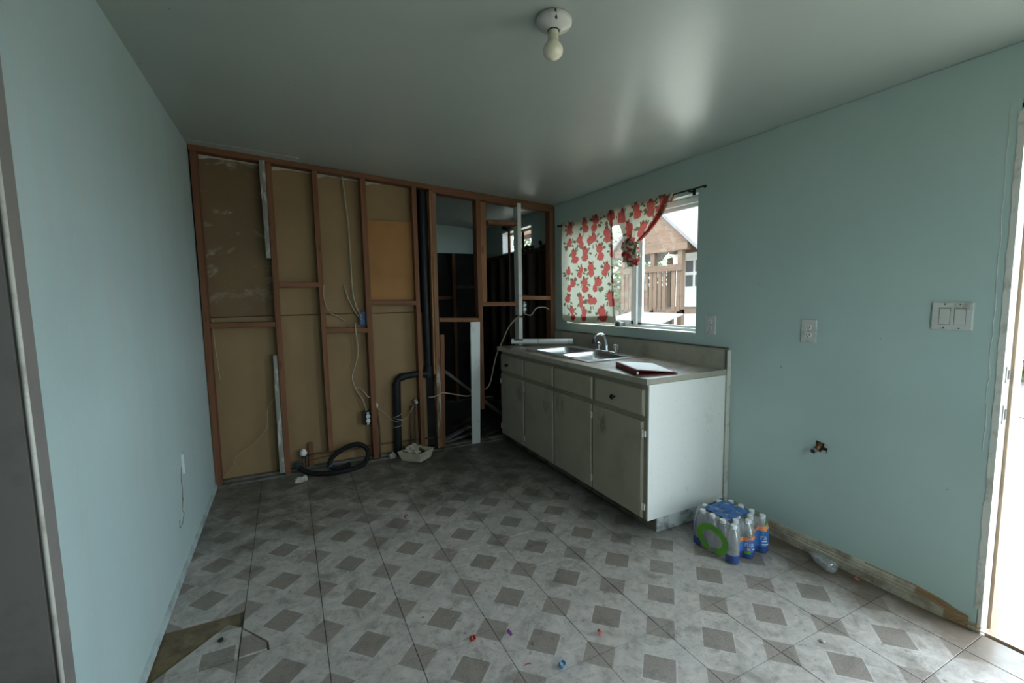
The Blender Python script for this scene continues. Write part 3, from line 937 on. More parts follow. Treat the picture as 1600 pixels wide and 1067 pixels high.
# upper drywall: right wall and end wall (mesh in two objects), dark framing below
br.box(0.0, 0.012, 0.09, BY0, 1.893, TOPZ).box(0.0, 0.012, BY0, BY1, BZ1, TOPZ).box(0.0, 0.012, BY1, 1.76, 1.893, TOPZ)
wbr = build('wall_bathroom_right', br, M['paint_back'])
tag(wbr, 'upper blue drywall strip around the small bathroom window', 'wall', None, 'structure')
bs = G().box(0.09, 0.14, 0.09, BY0, 0, TOPZ).box(0.09, 0.14, BY0, BY1, 0, BZ0).box(0.09, 0.14, BY0, BY1, BZ1, TOPZ).box(0.09, 0.14, BY1, 1.9, 0, TOPZ)
build('black_paper', bs, M['black_paper'], wbr)
for y in (0.30, 0.55, 0.80, 1.05, 1.30, 1.58):
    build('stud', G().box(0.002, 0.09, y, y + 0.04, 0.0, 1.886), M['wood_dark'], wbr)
build('rail', G().box(0.0, 0.09, 0.09, 1.74, 1.852, 1.890), M['wood_dark'], wbr)
be = G().box(-1.45, 0.0, 1.76, 1.772, 1.95, 2.40)
wbe = build('wall_bathroom_end', be, M['paint_back'])
tag(wbe, 'blue drywall above black studs at the bathroom end', 'wall', None, 'structure')
build('black_paper', G().box(-1.45, 0.14, 1.85, 1.90, 0, 2.3), M['black_paper'], wbe)
for x in (-1.20, -0.86, -0.47, -0.10):
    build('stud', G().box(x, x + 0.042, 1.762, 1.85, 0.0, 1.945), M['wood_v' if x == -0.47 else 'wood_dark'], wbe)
build('block', G().box(-0.82, -0.48, 1.77, 1.85, 1.36, 1.40), M['wood_v'], wbe)
build('block', G().box(-0.42, -0.12, 1.77, 1.85, 1.50, 1.535), M['wood_dark'], wbe)
tag(build('wall_bathroom_left', G().box(-1.45, -1.40, 0.102, 1.9, 0, 2.36), M['black_paper']), 'black papered bathroom side wall behind the vent pipe', 'wall', None, 'structure')
# bathroom window
w2 = thing('window_2', (0.05, (BY0 + BY1) / 2, BZ0), 'small high sliding bathroom window seen through the studs', 'window', None, 'structure')
fr = G().box(-0.002, 0.14, BY0, BY0 + 0.02, BZ0, BZ1).box(-0.002, 0.14, BY1 - 0.02, BY1, BZ0, BZ1).box(-0.002, 0.14, BY0, BY1, BZ1 - 0.02, BZ1).box(-0.002, 0.14, BY0, BY1, BZ0, BZ0 + 0.012)
build('frame', fr, M['white_frame'], w2)
sf = G()
for a, b in ((BY0 + 0.02, 0.87), (0.84, BY1 - 0.02)):
    sf.box(0.085, 0.10, a, a + 0.03, BZ0 + 0.012, BZ1 - 0.02).box(0.085, 0.10, b - 0.03, b, BZ0 + 0.012, BZ1 - 0.02).box(0.085, 0.10, a, b, BZ1 - 0.045, BZ1 - 0.02)
build('sash', sf, M['tan_stop'], w2)
build('pane', G().box(0.092, 0.094, BY0 + 0.02, 0.86, BZ0 + 0.012, BZ1 - 0.03), M['glass'], w2)
build('pane', G().box(0.092, 0.094, 0.86, BY1 - 0.02, BZ0 + 0.012, BZ1 - 0.03), M['glass_dusty'], w2)

# ------------------------------------------------------------------ kitchen window
w1 = thing('window_1', (0.08, (WY0 + WY1) / 2, WZ0), 'white sliding kitchen window over the sink', 'window', None, 'structure')
FX0, FX1 = 0.072, 0.125
fr = G()
fr.box(FX0, FX1, WY0, WY0 + 0.035, WZ0, WZ1).box(FX0, FX1, WY1 - 0.035, WY1, WZ0, WZ1)
fr.box(FX0, FX1, WY0, WY1, WZ1 - 0.04, WZ1).box(FX0, FX1, WY0, WY1, WZ0, WZ0 + 0.03)
build('frame', fr, M['white_frame'], w1, bevel=0.003)
build('sill', G().box(-0.006, FX0, WY0, WY1, WZ0 - 0.002, WZ0 + 0.012), M['trim_white'], w1, bevel=0.002)
MY = -1.06
s1 = G()
s1.box(0.078, 0.098, MY - 0.03, MY + 0.03, WZ0 + 0.03, WZ1 - 0.04).box(0.078, 0.098, WY1 - 0.07, WY1 - 0.035, WZ0 + 0.03, WZ1 - 0.04)
s1.box(0.078, 0.098, MY, WY1 - 0.035, WZ1 - 0.075, WZ1 - 0.04).box(0.078, 0.098, MY, WY1 - 0.035, WZ0 + 0.03, WZ0 + 0.062)
sash = build('sash', s1, M['white_frame'], w1, bevel=0.002)
build('pane', G().box(0.086, 0.089, MY + 0.03, WY1 - 0.07, WZ0 + 0.062, WZ1 - 0.075), M['glass_dusty'], sash)
s2 = G()
s2.box(0.100, 0.120, MY - 0.07, MY - 0.02, WZ0 + 0.03, WZ1 - 0.04).box(0.100, 0.120, WY0 + 0.035, WY0 + 0.05, WZ0 + 0.03, WZ1 - 0.04)
s2.box(0.100, 0.120, WY0 + 0.035, MY - 0.02, WZ1 - 0.066, WZ1 - 0.04).box(0.100, 0.120, WY0 + 0.035, MY - 0.02, WZ0 + 0.03, WZ0 + 0.045)
sash2 = build('sash', s2, M['white_frame'], w1, bevel=0.002)
build('pane', G().box(0.108, 0.111, WY0 + 0.05, MY - 0.07, WZ0 + 0.045, WZ1 - 0.066), M['glass'], sash2)
lt = G().box(0.02, 0.07, -0.965, -0.895, WZ0 + 0.012, WZ0 + 0.045).box(0.01, 0.05, -0.95, -0.91, WZ0 + 0.045, WZ0 + 0.055)
latch = build('latch', lt, M['galv'], w1, bevel=0.003)
build('latch_bolt', G().box(0.004, 0.02, -0.945, -0.925, WZ0 + 0.014, WZ0 + 0.04), M['slot'], latch)

# ------------------------------------------------------------------ curtain rod and curtains
rod = thing('curtain_rod', (-0.05, -1.0, 2.04), 'thin black curtain rod with ball finials above the window', 'curtain rod')
build('pole', G().tube([(-0.05, -0.15, 2.040), (-0.05, -1.835, 2.046)], 0.0055, 10), M['black_metal'], rod, True)
for y in (-0.14, -1.845):
    build('finial', G().blob((-0.05, y, 2.043), (0.010, 0.013, 0.010), 0.05, 2), M['black_metal'], rod, True)
for y in (-0.185, -1.72):
    bq = G().bar((-0.05, y, 2.036), (0.0, y, 2.036), 0.008, 0.010).box(-0.006, 0.001, y - 0.010, y + 0.010, 2.018, 2.055)
    build('bracket', bq, M['black_metal'], rod)

FRUIT = [[(-0.515, 1.871), (-0.54, 1.821)], [(-0.72, 1.861), (-0.675, 1.848)], [(-0.898, 1.887), (-0.912, 1.833)], [(-0.352, 1.856)],
 [(-0.425, 1.752), (-0.447, 1.702)], [(-0.604, 1.759), (-0.601, 1.708)], [(-0.802, 1.763), (-0.82, 1.699)], [(-0.985, 1.752), (-0.98, 1.71)],
 [(-0.332, 1.602)], [(-0.536, 1.605), (-0.514, 1.568)], [(-0.679, 1.619), (-0.685, 1.573)], [(-0.902, 1.605), (-0.872, 1.568)],
 [(-0.411, 1.49), (-0.349, 1.447)], [(-0.591, 1.494), (-0.6, 1.437)], [(-0.788, 1.487), (-0.743, 1.438)], [(-1.005, 1.496)], [(-0.321, 1.348)],
 [(-0.53, 1.352), (-0.534, 1.304)], [(-0.675, 1.333), (-0.736, 1.333)], [(-0.938, 1.368), (-0.973, 1.32)], [(-0.392, 1.243), (-0.409, 1.184)],
 [(-0.587, 1.238), (-0.579, 1.185)], [(-0.833, 1.243), (-0.847, 1.194)], [(-0.362, 2.0), (-0.357, 1.967)], [(-0.589, 2.005), (-0.608, 1.952)],
 [(-0.75, 2.004), (-0.728, 1.945)], [(-0.941, 2.004), (-0.971, 1.957)]]
CLOTH = (0.50, 0.495, 0.40)
RED = (0.37, 0.055, 0.052)
RED2 = (0.44, 0.125, 0.10)
LEAF = (0.13, 0.12, 0.07)
def print_at(y, z, fruit, sc=1.0):
    """colour of the printed pomegranate pattern at a spot of the cloth"""
    c = CLOTH
    for k_, f in enumerate(fruit):
        fy, fz = f[0]
        if abs(y - fy) > 0.16 * sc or abs(z - fz) > 0.16 * sc:
            continue
        rr = random.Random(k_ * 17 + 3)
        for q in range(9):
            an = rr.uniform(0, 6.28)
            ln = rr.uniform(0.055, 0.075) * sc
            cyy, czz = fy + math.cos(an) * ln, fz - 0.012 * sc + math.sin(an) * ln * 0.8
            dy, dz = (y - cyy) / sc, (z - czz) / sc
            u = dy * math.cos(an) + dz * math.sin(an)
            w = -dy * math.sin(an) + dz * math.cos(an)
            if (u / 0.020) ** 2 + (w / 0.0085) ** 2 < 1:
                c = LEAF
        for e, (py, pz) in enumerate(f):
            n_ = noise.noise(Vector((y * 40, z * 40, k_))) * 0.25
            d = ((y - py) / (0.044 * sc)) ** 2 + ((z - pz) / (0.034 * sc)) ** 2
            if d < 1 + n_:
                tone = 0.5 + 0.5 * noise.noise(Vector((y * 60, z * 60, k_ + 5)))
                c = tuple(RED[i] * (1 - tone) + RED2[i] * tone for i in range(3))
                if 0.80 < d < 1.0 and e == 0:
                    c = tuple(x * 0.85 for x in c)
            # crown of the fruit
            cu, cv = (y - py) / sc, (z - pz) / sc - 0.036
            if e == 0 and abs(cu) < 0.018 and -0.01 < cv < 0.020 - abs(math.sin(cu * 260)) * 0.014:
                c = tuple(x * 0.8 for x in RED)
    return c

def cloth(name, ny, nz, fn, fruit, parent=None, sc=1.0, uvfn=None):
    """grid cloth; fn(s, t) -> point, print evaluated at uvfn(s, t) = (y, z) on the flat cloth"""
    vs_, cols = [], []
    for j in range(nz + 1):
        for i in range(ny + 1):
            s_, t = i / ny, j / nz
            vs_.append(fn(s_, t))
            cols.append(print_at(*uvfn(s_, t), fruit, sc))
    gq = G()
    gq.v = vs_
    for j in range(nz):
        for i in range(ny):
            a = j * (ny + 1) + i
            gq.f.append((a, a + 1, a + ny + 2, a + ny + 1)); gq.mi.append(0)
    o = build(name, gq, M['curtain'], parent, True, fixn=False)
    at = o.data.color_attributes.new('print', 'FLOAT_COLOR', 'POINT')
    for q, c in zip(at.data, cols):
        q.color = (*c, 1)
    return o

ct = thing('curtain', (-0.05, -0.62, 1.14), 'white curtain printed with red pomegranates hanging straight over the window', 'curtain', 'window curtains')
def fold(s_, t):
    return -0.066 - 0.008 * math.sin(s_ * 9 * math.pi + 0.6 * math.sin(3 * t)) * (0.4 + 0.6 * t) - 0.004 * math.sin(s_ * 23 + t * 5)
def left_pt(s_, t, dx=0.0):
    y = -0.235 - (0.725 + 0.07 * t * t) * s_ + 0.012 * t
    z = 2.056 - (0.905 + 0.015 * math.sin(s_ * 5) + 0.012 * s_) * t
    return (fold(s_, t) + dx, y, z)
cloth('panel', 150, 180, left_pt, FRUIT, ct, 1.0, lambda s_, t: left_pt(s_, t)[1:])
# doubled rod pocket and doubled hem
cloth('rod_pocket', 120, 16, lambda s_, t: left_pt(s_, t * 0.085, 0.026), FRUIT, ct, 1.0, lambda s_, t: left_pt(s_, t * 0.085)[1:])
cloth('hem', 120, 14, lambda s_, t: left_pt(s_, 0.935 + t * 0.064, 0.004), FRUIT, ct, 1.0, lambda s_, t: left_pt(s_, 0.935 + t * 0.064)[1:])
cloth('side_hem', 6, 90, lambda s_, t: left_pt(0.975 + 0.025 * s_, t, 0.004), FRUIT, ct, 1.0, lambda s_, t: left_pt(0.975 + 0.025 * s_, t)[1:])

TIED = [[(-1.085, 1.995), (-1.09, 1.965)], [(-1.245, 2.015), (-1.255, 1.965)], [(-1.157, 1.89), (-1.18, 1.845)], [(-1.395, 2.01), (-1.398, 1.96)],
        [(-1.325, 1.865), (-1.30, 1.83)], [(-1.525, 2.02), (-1.50, 1.965)], [(-1.47, 1.90), (-1.43, 1.86)], [(-1.39, 1.80), (-1.33, 1.78)], [(-1.20, 1.78), (-1.22, 1.75)]]
tc = thing('curtain', (-0.05, -1.2, 1.62), 'pomegranate-printed curtain gathered and tied in a fat knot', 'curtain', 'window curtains')
def tied_pt(s_, t, dx=0.0):
    yt = -0.975 - 0.635 * s_
    sag = 0.05 * math.sin(math.pi * t) * (s_ ** 2)
    yb = -1.155 - 0.115 * s_
    e = t ** 1.05
    y = yt + (yb - yt) * e - sag * 0.7
    z = 2.060 - t * (0.315 - 0.01 * s_) - sag * 0.35
    ph = s_ * 10 * math.pi
    amp = 0.006 + 0.022 * t
    x = -0.068 - amp * math.sin(ph) * (0.6 + 0.4 * math.sin(s_ * 7)) - 0.014 * t * s_
    return (x + dx, y, z)
cloth('panel', 130, 110, tied_pt, TIED, tc, 0.95, lambda s_, t: tied_pt(s_, t)[1:])
cloth('rod_pocket', 100, 16, lambda s_, t: tied_pt(s_, t * 0.16, 0.028), TIED, tc, 0.95, lambda s_, t: tied_pt(s_, t * 0.16)[1:])
cloth('side_hem', 12, 90, lambda s_, t: tied_pt(0.90 + 0.1 * s_, t, -0.012), TIED, tc, 0.95, lambda s_, t: tied_pt(0.90 + 0.1 * s_, t)[1:])
# the knot: wrapped band with bunched cloth inside
kn = G()
c0 = Vector((-0.085, -1.205, 1.705))
nth, nph = 56, 44
for j in range(nph + 1):
    ph = math.pi * j / nph
    for i in range(nth):
        th = 2 * math.pi * i / nth
        p = Vector((math.sin(ph) * math.cos(th), math.sin(ph) * math.sin(th), math.cos(ph)))
        k_ = 1 + 0.10 * math.sin(th * 6 + ph * 4) + 0.22 * noise.noise(p * 2.6 + Vector((3, 1, 2))) + 0.08 * math.sin(ph * 16 + th * 2)
        zf = p.z * (0.092 if p.z < 0 else 0.075)
        tw = 1.0 - 0.22 * math.exp(-((p.z - 0.1) / 0.18) ** 2)
        kn.v.append((c0.x + p.x * 0.050 * k_ * tw, c0.y + p.y * 0.080 * k_ * tw + 0.028 * p.z, c0.z + zf * 1.12 * k_))
for j in range(nph):
    for i in range(nth):
        i2 = (i + 1) % nth
        kn.f.append((j * nth + i, j * nth + i2, (j + 1) * nth + i2, (j + 1) * nth + i)); kn.mi.append(0)
ko = build('knot', kn, M['curtain'], tc, True)
at = ko.data.color_attributes.new('print', 'FLOAT_COLOR', 'POINT')
for q, v_ in zip(at.data, ko.data.vertices):
    p = v_.co
    f = noise.noise(Vector((p.y * 14, p.z * 26, p.x * 10)))
    f2 = noise.noise(Vector((p.y * 30, p.z * 40, 4)))
    f = noise.noise(Vector((p.y * 22 + 3, p.z * 30, p.x * 6)))
    c = RED if f > 0.06 else (LEAF if f < -0.30 else CLOTH)
    q.color = (*c, 1)

# ------------------------------------------------------------------ sink base cabinet
CX, CN, CF = -0.64, -2.015, -0.062         # front face, near end, far end
cab = thing('sink_cabinet', (-0.32, -1.04, 0), 'long off-white sink cabinet with four doors and four drawer fronts', 'cabinet')
bd = G()
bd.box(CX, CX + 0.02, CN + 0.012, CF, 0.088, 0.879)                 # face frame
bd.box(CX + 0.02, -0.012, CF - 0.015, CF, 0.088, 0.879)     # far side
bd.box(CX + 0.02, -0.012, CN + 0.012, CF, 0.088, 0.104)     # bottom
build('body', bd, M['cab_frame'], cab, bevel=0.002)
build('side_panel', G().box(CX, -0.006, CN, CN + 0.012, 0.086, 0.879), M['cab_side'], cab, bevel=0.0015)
build('toe_kick', G().box(-0.565, -0.545, CN + 0.014, CF, 0.0, 0.088), M['toe'], cab)
build('toe_end', G().box(-0.565, -0.006, CN + 0.004, CN + 0.014, 0.0, 0.088), M['toe_end'], cab, bevel=0.001)
tag(build('trim_2', G().box(-0.030, -0.001, CN - 0.020, CN - 0.0085, 0.0, 1.035), M['trim_white'], bevel=0.003), 'cream upright strip on the wall at the end of the sink cabinet', 'trim', None, 'structure')
def lipped(y0, y1, z0, z1):
    """overlay front with a stepped lip"""
    gq = G()
    a, b = 0.010, 0.017
    ring = [[(CX - 0.0005, y0, z0), (CX - 0.0005, y1, z0), (CX - 0.0005, y1, z1), (CX - 0.0005, y0, z1)],
            [(CX - a, y0, z0), (CX - a, y1, z0), (CX - a, y1, z1), (CX - a, y0, z1)],
            [(CX - b, y0 + 0.008, z0 + 0.008), (CX - b, y1 - 0.008, z0 + 0.008), (CX - b, y1 - 0.008, z1 - 0.008), (CX - b, y0 + 0.008, z1 - 0.008)]]
    gq.v = [p for r_ in ring for p in r_]
    gq.f = [(3, 2, 1, 0), (8, 9, 10, 11)]
    for k_ in range(2):
        for e in range(4):
            e2 = (e + 1) % 4
            gq.f.append((k_ * 4 + e, k_ * 4 + e2, k_ * 4 + 4 + e2, k_ * 4 + 4 + e))
    gq.mi = [0] * len(gq.f)
    return gq
cols = [(-0.523, -0.078), (-1.004, -0.548), (-1.498, -1.030), (-1.983, -1.530)]
dcols = [(-0.524, -0.074), (-1.006, -0.544), (-1.494, -1.022), (-1.976, -1.506)]
def hinge(parent, y, z, side):
    gq = G().tube([(CX - 0.015, y, z - 0.022), (CX - 0.015, y, z + 0.022)], 0.005, 8).box(CX - 0.012, CX - 0.004, min(y, y + side * 0.018), max(y, y + side * 0.018), z - 0.018, z + 0.018)
    build('hinge', gq, M['trim_white'], parent)
for k_, ((a, b), (da, db)) in enumerate(zip(cols, dcols)):
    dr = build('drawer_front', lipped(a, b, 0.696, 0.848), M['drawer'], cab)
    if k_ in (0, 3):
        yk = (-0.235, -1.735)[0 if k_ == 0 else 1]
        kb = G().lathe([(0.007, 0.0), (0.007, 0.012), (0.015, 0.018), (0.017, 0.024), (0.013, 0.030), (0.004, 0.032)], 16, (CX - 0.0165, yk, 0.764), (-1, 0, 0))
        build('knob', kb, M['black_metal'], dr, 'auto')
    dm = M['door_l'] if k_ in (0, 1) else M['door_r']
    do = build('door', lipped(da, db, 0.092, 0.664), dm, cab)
    hy, sd = (db + 0.004, 1) if k_ in (0, 2) and k_ != 2 else (da - 0.004, -1)
    if k_ == 2:
        hy, sd = da - 0.004, -1
    if k_ == 1:
        hy, sd = db + 0.004, 1
    for zh in (0.595, 0.165):
        hinge(do, hy, zh, sd)

# ------------------------------------------------------------------ countertop with backsplash (hole for the sink)
SX0, SX1, SY0, SY1 = -0.555, -0.075, -1.325, -0.43
ctp = thing('countertop', (-0.33, -1.03, 0.885), 'worn brown laminate countertop with an off-white raised backsplash', 'countertop')
tg = G()
ZT, ZB = 0.915, 0.880
tg.box(-0.655, SX0, CN - 0.004, -0.020, ZB, ZT).box(SX1, -0.022, CN - 0.004, -0.020, ZB, ZT)
tg.box(SX0, SX1, CN - 0.004, SY0, ZB, ZT).box(SX0, SX1, SY1, -0.020, ZB, ZT)
build('top', tg, M['counter'], ctp)
eg = G().extrude_y([(-0.663, ZB), (-0.655, ZB), (-0.655, ZT), (-0.660, ZT - 0.001), (-0.6635, ZT - 0.006)], CN - 0.006, -0.016)
eg.box(-0.655, -0.024, CN - 0.008, CN - 0.004, ZB + 0.004, ZT)
eg.box(-0.655, -0.024, -0.020, -0.016, ZB, ZT)
build('edge_band', eg, M['counter_edge'], ctp)
bsp = G().extrude_y([(-0.045, ZT), (-0.034, ZT + 0.003), (-0.026, ZT + 0.014), (-0.024, ZT + 0.06), (-0.024, 1.028), (-0.021, 1.038), (-0.012, 1.042), (-0.001, 1.040), (-0.001, ZT)], CN + 0.002, -0.018)
build('backsplash', bsp, M['counter_edge'], ctp, True if False else False)
build('end_cap', G().box(-0.034, -0.002, CN - 0.006, CN + 0.002, 0.90, 1.036), M['grime'], ctp, bevel=0.004)
build('cap_strip', G().box(-0.026, -0.001, CN + 0.002, -0.018, 1.040, 1.0455), M['grime'], ctp)

# ------------------------------------------------------------------ double-bowl sink
sk = thing('kitchen_sink', ((SX0 + SX1) / 2, (SY0 + SY1) / 2, 0.915), 'double-bowl stainless steel sink set into the countertop', 'sink')
B1 = (SX0 + 0.045, -0.165, -0.845, SY1 - 0.045)     # x0, x1, y0, y1 (far bowl)
B2 = (SX0 + 0.045, -0.165, SY0 + 0.045, -0.890)
rimz0, rimz1 = 0.9155, 0.921
rg = G()
x0, x1, y0, y1 = SX0 - 0.012, SX1 + 0.012, SY0 - 0.012, SY1 + 0.012
rg.box(x0, B1[0], y0, y1, rimz0, rimz1).box(B1[1], x1, y0, y1, rimz0, rimz1)
rg.box(B1[0], B1[1], y0, B2[2], rimz0, rimz1).box(B1[0], B1[1], B2[3], B1[2], rimz0, rimz1).box(B1[0], B1[1], B1[3], y1, rimz0, rimz1)
build('rim', rg, M['steel'], sk)
def bowl(bx):
    gq = G()
    rings = []
    def rr(ins, z, rad):
        a0, a1, b0, b1 = bx[0] + ins, bx[1] - ins, bx[2] + ins, bx[3] - ins
        out = []
        for cx_, cyy, st in ((a1 - rad, b1 - rad, 0), (a0 + rad, b1 - rad, 90), (a0 + rad, b0 + rad, 180), (a1 - rad, b0 + rad, 270)):
            for q in range(5):
                an = R(st + q * 22.5)
                out.append((cx_ + rad * math.cos(an), cyy + rad * math.sin(an), z))
        return out
    lv = [(0.0, rimz1, 0.045), (0.003, rimz1 - 0.004, 0.045), (0.008, 0.86, 0.045), (0.016, 0.775, 0.05), (0.026, 0.752, 0.05), (0.05, 0.745, 0.04)]
    for ins, z, rad in lv:
        rings.append(rr(ins, z, rad))
    nn = len(rings[0])
    gq.v = [p for r_ in rings for p in r_]
    for a in range(len(rings) - 1):
        for q in range(nn):
            q2 = (q + 1) % nn
            gq.f.append((a * nn + q, a * nn + q2, (a + 1) * nn + q2, (a + 1) * nn + q))
    gq.f.append(tuple((len(rings) - 1) * nn + q for q in range(nn)))
    gq.mi = [0] * len(gq.f)
    # square rim corners to the rounded bowl
    o = build('bowl', gq, M['steel'], sk, 'auto', fixn=False)
    cx_, cyy = (bx[0] + bx[1]) / 2, (bx[2] + bx[3]) / 2
    build('drain', G().lathe([(0.045, 0.0), (0.045, 0.003), (0.036, 0.004), (0.034, 0.001), (0.006, 0.001)], 20, (cx_, cyy, 0.7455)), M['steel_dark'], o, 'auto')
    # corner fillets of the rim
    for cx_, cyy, sx, sy in ((bx[0], bx[2], 1, 1), (bx[1], bx[2], -1, 1), (bx[1], bx[3], -1, -1), (bx[0], bx[3], 1, -1)):
        arc = [(cx_ + sx * (0.045 - 0.045 * math.cos(R(q * 22.5))), cyy + sy * (0.045 - 0.045 * math.sin(R(q * 22.5)))) for q in range(5)]
        build('rim_corner', G().prism([(cx_, cyy)] + arc, rimz0 + 0.001, rimz1 - 0.0004), M['steel'], o)
bowl(B1)
bowl(B2)

# ------------------------------------------------------------------ faucet
FY = -0.965
fc = thing('faucet', (-0.115, FY, rimz1), 'chrome arched kitchen faucet with two clear knobs', 'faucet')
bp = G().box(-0.145, -0.088, FY - 0.135, FY + 0.12, rimz1, rimz1 + 0.014)
build('base_plate', bp, M['chrome'], fc, bevel=0.006)
spt = smooth_path([(-0.112, FY, rimz1 + 0.012), (-0.115, FY, 0.985), (-0.135, FY, 1.045), (-0.175, FY, 1.072), (-0.220, FY, 1.062), (-0.240, FY, 1.035)], 6)
rr_ = [0.016 - 0.006 * min(1, q / (len(spt) * 0.6)) for q in range(len(spt))]
build('spout', G().tube(spt, rr_, 14), M['chrome'], fc, True)
build('spray_head', G().lathe([(0.010, 0.0), (0.017, 0.006), (0.018, 0.022), (0.012, 0.034), (0.011, 0.045)], 16, (-0.241, FY, 0.996)), M['black_plastic'], fc, 'auto')
for y in (FY + 0.10, FY - 0.115):
    hb = build('handle', G().lathe([(0.012, 0.0), (0.010, 0.016), (0.018, 0.020), (0.024, 0.032), (0.024, 0.046), (0.017, 0.056), (0.006, 0.059)], 10, (-0.116, y, rimz1 + 0.014)), M['acrylic'], fc)
    build('stem', G().lathe([(0.007, 0.0), (0.007, 0.045)], 10, (-0.116, y, rimz1 + 0.012)), M['chrome'], hb, 'auto')

# ------------------------------------------------------------------ things on the counter
bn = thing('ring_binder', (-0.48, -1.78, 0.9155), 'dark red binder with loose white sheets on the near counter corner', 'binder')
A_, B_, C_, D_ = (-0.515, -1.575), (-0.630, -1.905), (-0.395, -1.985), (-0.265, -1.650)
zb = 0.9157
def quadslab(P, z0s, z1s):
    gq = G()
    return gq.hexa([(P[i][0], P[i][1], z0s[i]) for i in range(4)] + [(P[i][0], P[i][1], z1s[i]) for i in range(4)])
build('back_cover', quadslab([A_, B_, C_, D_], [zb] * 4, [zb + 0.003] * 4), M['red_vinyl'], bn)
build('front_cover', quadslab([A_, B_, C_, D_], [zb + 0.030, zb + 0.030, zb + 0.008, zb + 0.008], [zb + 0.033, zb + 0.033, zb + 0.011, zb + 0.011]), M['red_vinyl'], bn)
sA, sB = Vector((*A_, 0)), Vector((*B_, 0))
nrm = Vector((-(sB - sA).y, (sB - sA).x, 0)).normalized()
if nrm.x > 0:
    nrm = -nrm
e1, e2 = sA + nrm * 0.003, sB + nrm * 0.003
build('spine', quadslab([(e1.x, e1.y), (e2.x, e2.y), B_, A_], [zb] * 4, [zb + 0.033] * 4), M['red_vinyl'], bn)
dA = (Vector((*D_, 0)) - sA) * 0.03
def lerp2(P, Q, t):
    return (P[0] + (Q[0] - P[0]) * t, P[1] + (Q[1] - P[1]) * t)
pA, pB, pC, pD = lerp2(lerp2(A_, D_, 0.03), B_, 0.01), lerp2(lerp2(B_, C_, 0.03), A_, 0.015), lerp2(lerp2(C_, B_, 0.10), D_, 0.03), lerp2(lerp2(D_, A_, 0.04), C_, 0.03)
build('sheet', quadslab([pA, pB, pC, pD], [zb + 0.0335, zb + 0.0335, zb + 0.0125, zb + 0.0125], [zb + 0.0345, zb + 0.0345, zb + 0.0135, zb + 0.0135]), M['paper'], bn)
build('ring_end', G().lathe([(0.007, 0), (0.007, 0.004)], 12, (B_[0] - 0.002, B_[1] - 0.004, zb + 0.016), (-0.33, -0.94, 0)), M['white_plastic'], bn)

rl = thing('rolled_blind', (-0.28, -0.22, 0.932), 'long white rolled tube lying on the far end of the counter', 'tube')
ta, tb = Vector((-0.520, -0.045, 0.956)), Vector((-0.045, -0.375, 0.956))
build('roll', G().tube([ta, tb], 0.0245, 24), M['paper'], rl, 'auto')
for t in (0.44, 0.92):
    p = ta + (tb - ta) * t
    d_ = (tb - ta).normalized()
    build('tie', G().tube([p - d_ * 0.0015, p + d_ * 0.0015], 0.0252, 24), M['slot'], rl)
lp = ta + (tb - ta) * 0.11
d_ = (tb - ta).normalized()
lbl = G()
up_ = Vector((0, 0, 1)); sd_ = d_.cross(up_).normalized()
for q in range(4):
    an0, an1 = R(25 + q * 13), R(25 + (q + 1) * 13)
    ps = [lp - d_ * 0.04, lp + d_ * 0.045]
    ring0 = [p + (sd_ * math.cos(an0) + up_ * math.sin(an0)) * 0.0249 for p in ps]
    ring1 = [p + (sd_ * math.cos(an1) + up_ * math.sin(an1)) * 0.0249 for p in ps]
    lbl.add([ring0[0], ring0[1], ring1[1], ring1[0]], [(0, 1, 2, 3)])
build('label_print', lbl, M['slot'], rl)
for q, (x, y, r_) in enumerate([(-0.545, -0.27, 0.009), (-0.525, -0.29, 0.006), (-0.17, -0.395, 0.007)]):
    o = build('plaster_crumb', G().blob((x, y, (0.9205 if q == 2 else 0.9152) + r_ * 0.55), (r_, r_ * 1.3, r_ * 0.6), 0.5, 1, q), M['compound'])
    tag(o, ['larger white plaster crumb on the counter before the rolled tube', 'smaller white plaster crumb on the counter before the rolled tube', 'white crumb on the sink rim beside the rolled tube'][q], 'crumb', 'plaster crumbs')

# ------------------------------------------------------------------ outlets, switch, stub-out on the right wall
def outlet(yc, zc, label, w=0.076, h=0.118, decor=False):
    o = thing('wall_outlet', (0, yc, zc - h / 2), label, 'outlet', 'outlets on the window wall')
    pl = build('cover_plate', G().box(-0.008, 0.001, yc - w / 2, yc + w / 2, zc - h / 2, zc + h / 2), M['switch_plate'], o, bevel=0.003)
    for s_ in (1, -1):
        zz_ = zc + s_ * 0.020
        rc = build('receptacle', G().extrude_x([(yc + 0.0165 * math.cos(R(a)), zz_ + max(-0.0125, min(0.0125, 0.0165 * math.sin(R(a))))) for a in range(0, 360, 15)], -0.0105, -0.007), M['white_plastic'], o)
        sg = G().box(-0.0113, -0.0103, yc - 0.0085, yc - 0.0055, zz_ - 0.003, zz_ + 0.007).box(-0.0113, -0.0103, yc + 0.0055, yc + 0.0085, zz_ - 0.003, zz_ + 0.007)
        sg.extrude_x([(yc + 0.003 * math.cos(R(a)), zz_ - 0.0085 + 0.003 * math.sin(R(a))) for a in range(0, 360, 45)], -0.0113, -0.0103)
        build('slots', sg, M['slot'], rc)
    build('screw', G().lathe([(0.003, 0), (0.003, 0.0015)], 8, (-0.008, yc, zc), (-1, 0, 0)), M['galv'], o)
    return o
outlet(-2.488, 1.178, 'white duplex outlet standing alone on the bare blue wall')
outlet(-1.875, 1.180, 'white duplex outlet right beside the kitchen window')
sw = thing('light_switch', (0, -3.052, 1.215), 'chipped white double rocker switch plate near the doorway', 'switch')
YS, ZS = -3.052, 1.273
build('cover_plate', G().box(-0.010, 0.001, YS - 0.064, YS + 0.066, ZS - 0.057, ZS + 0.057), M['switch_plate'], sw, bevel=0.004)
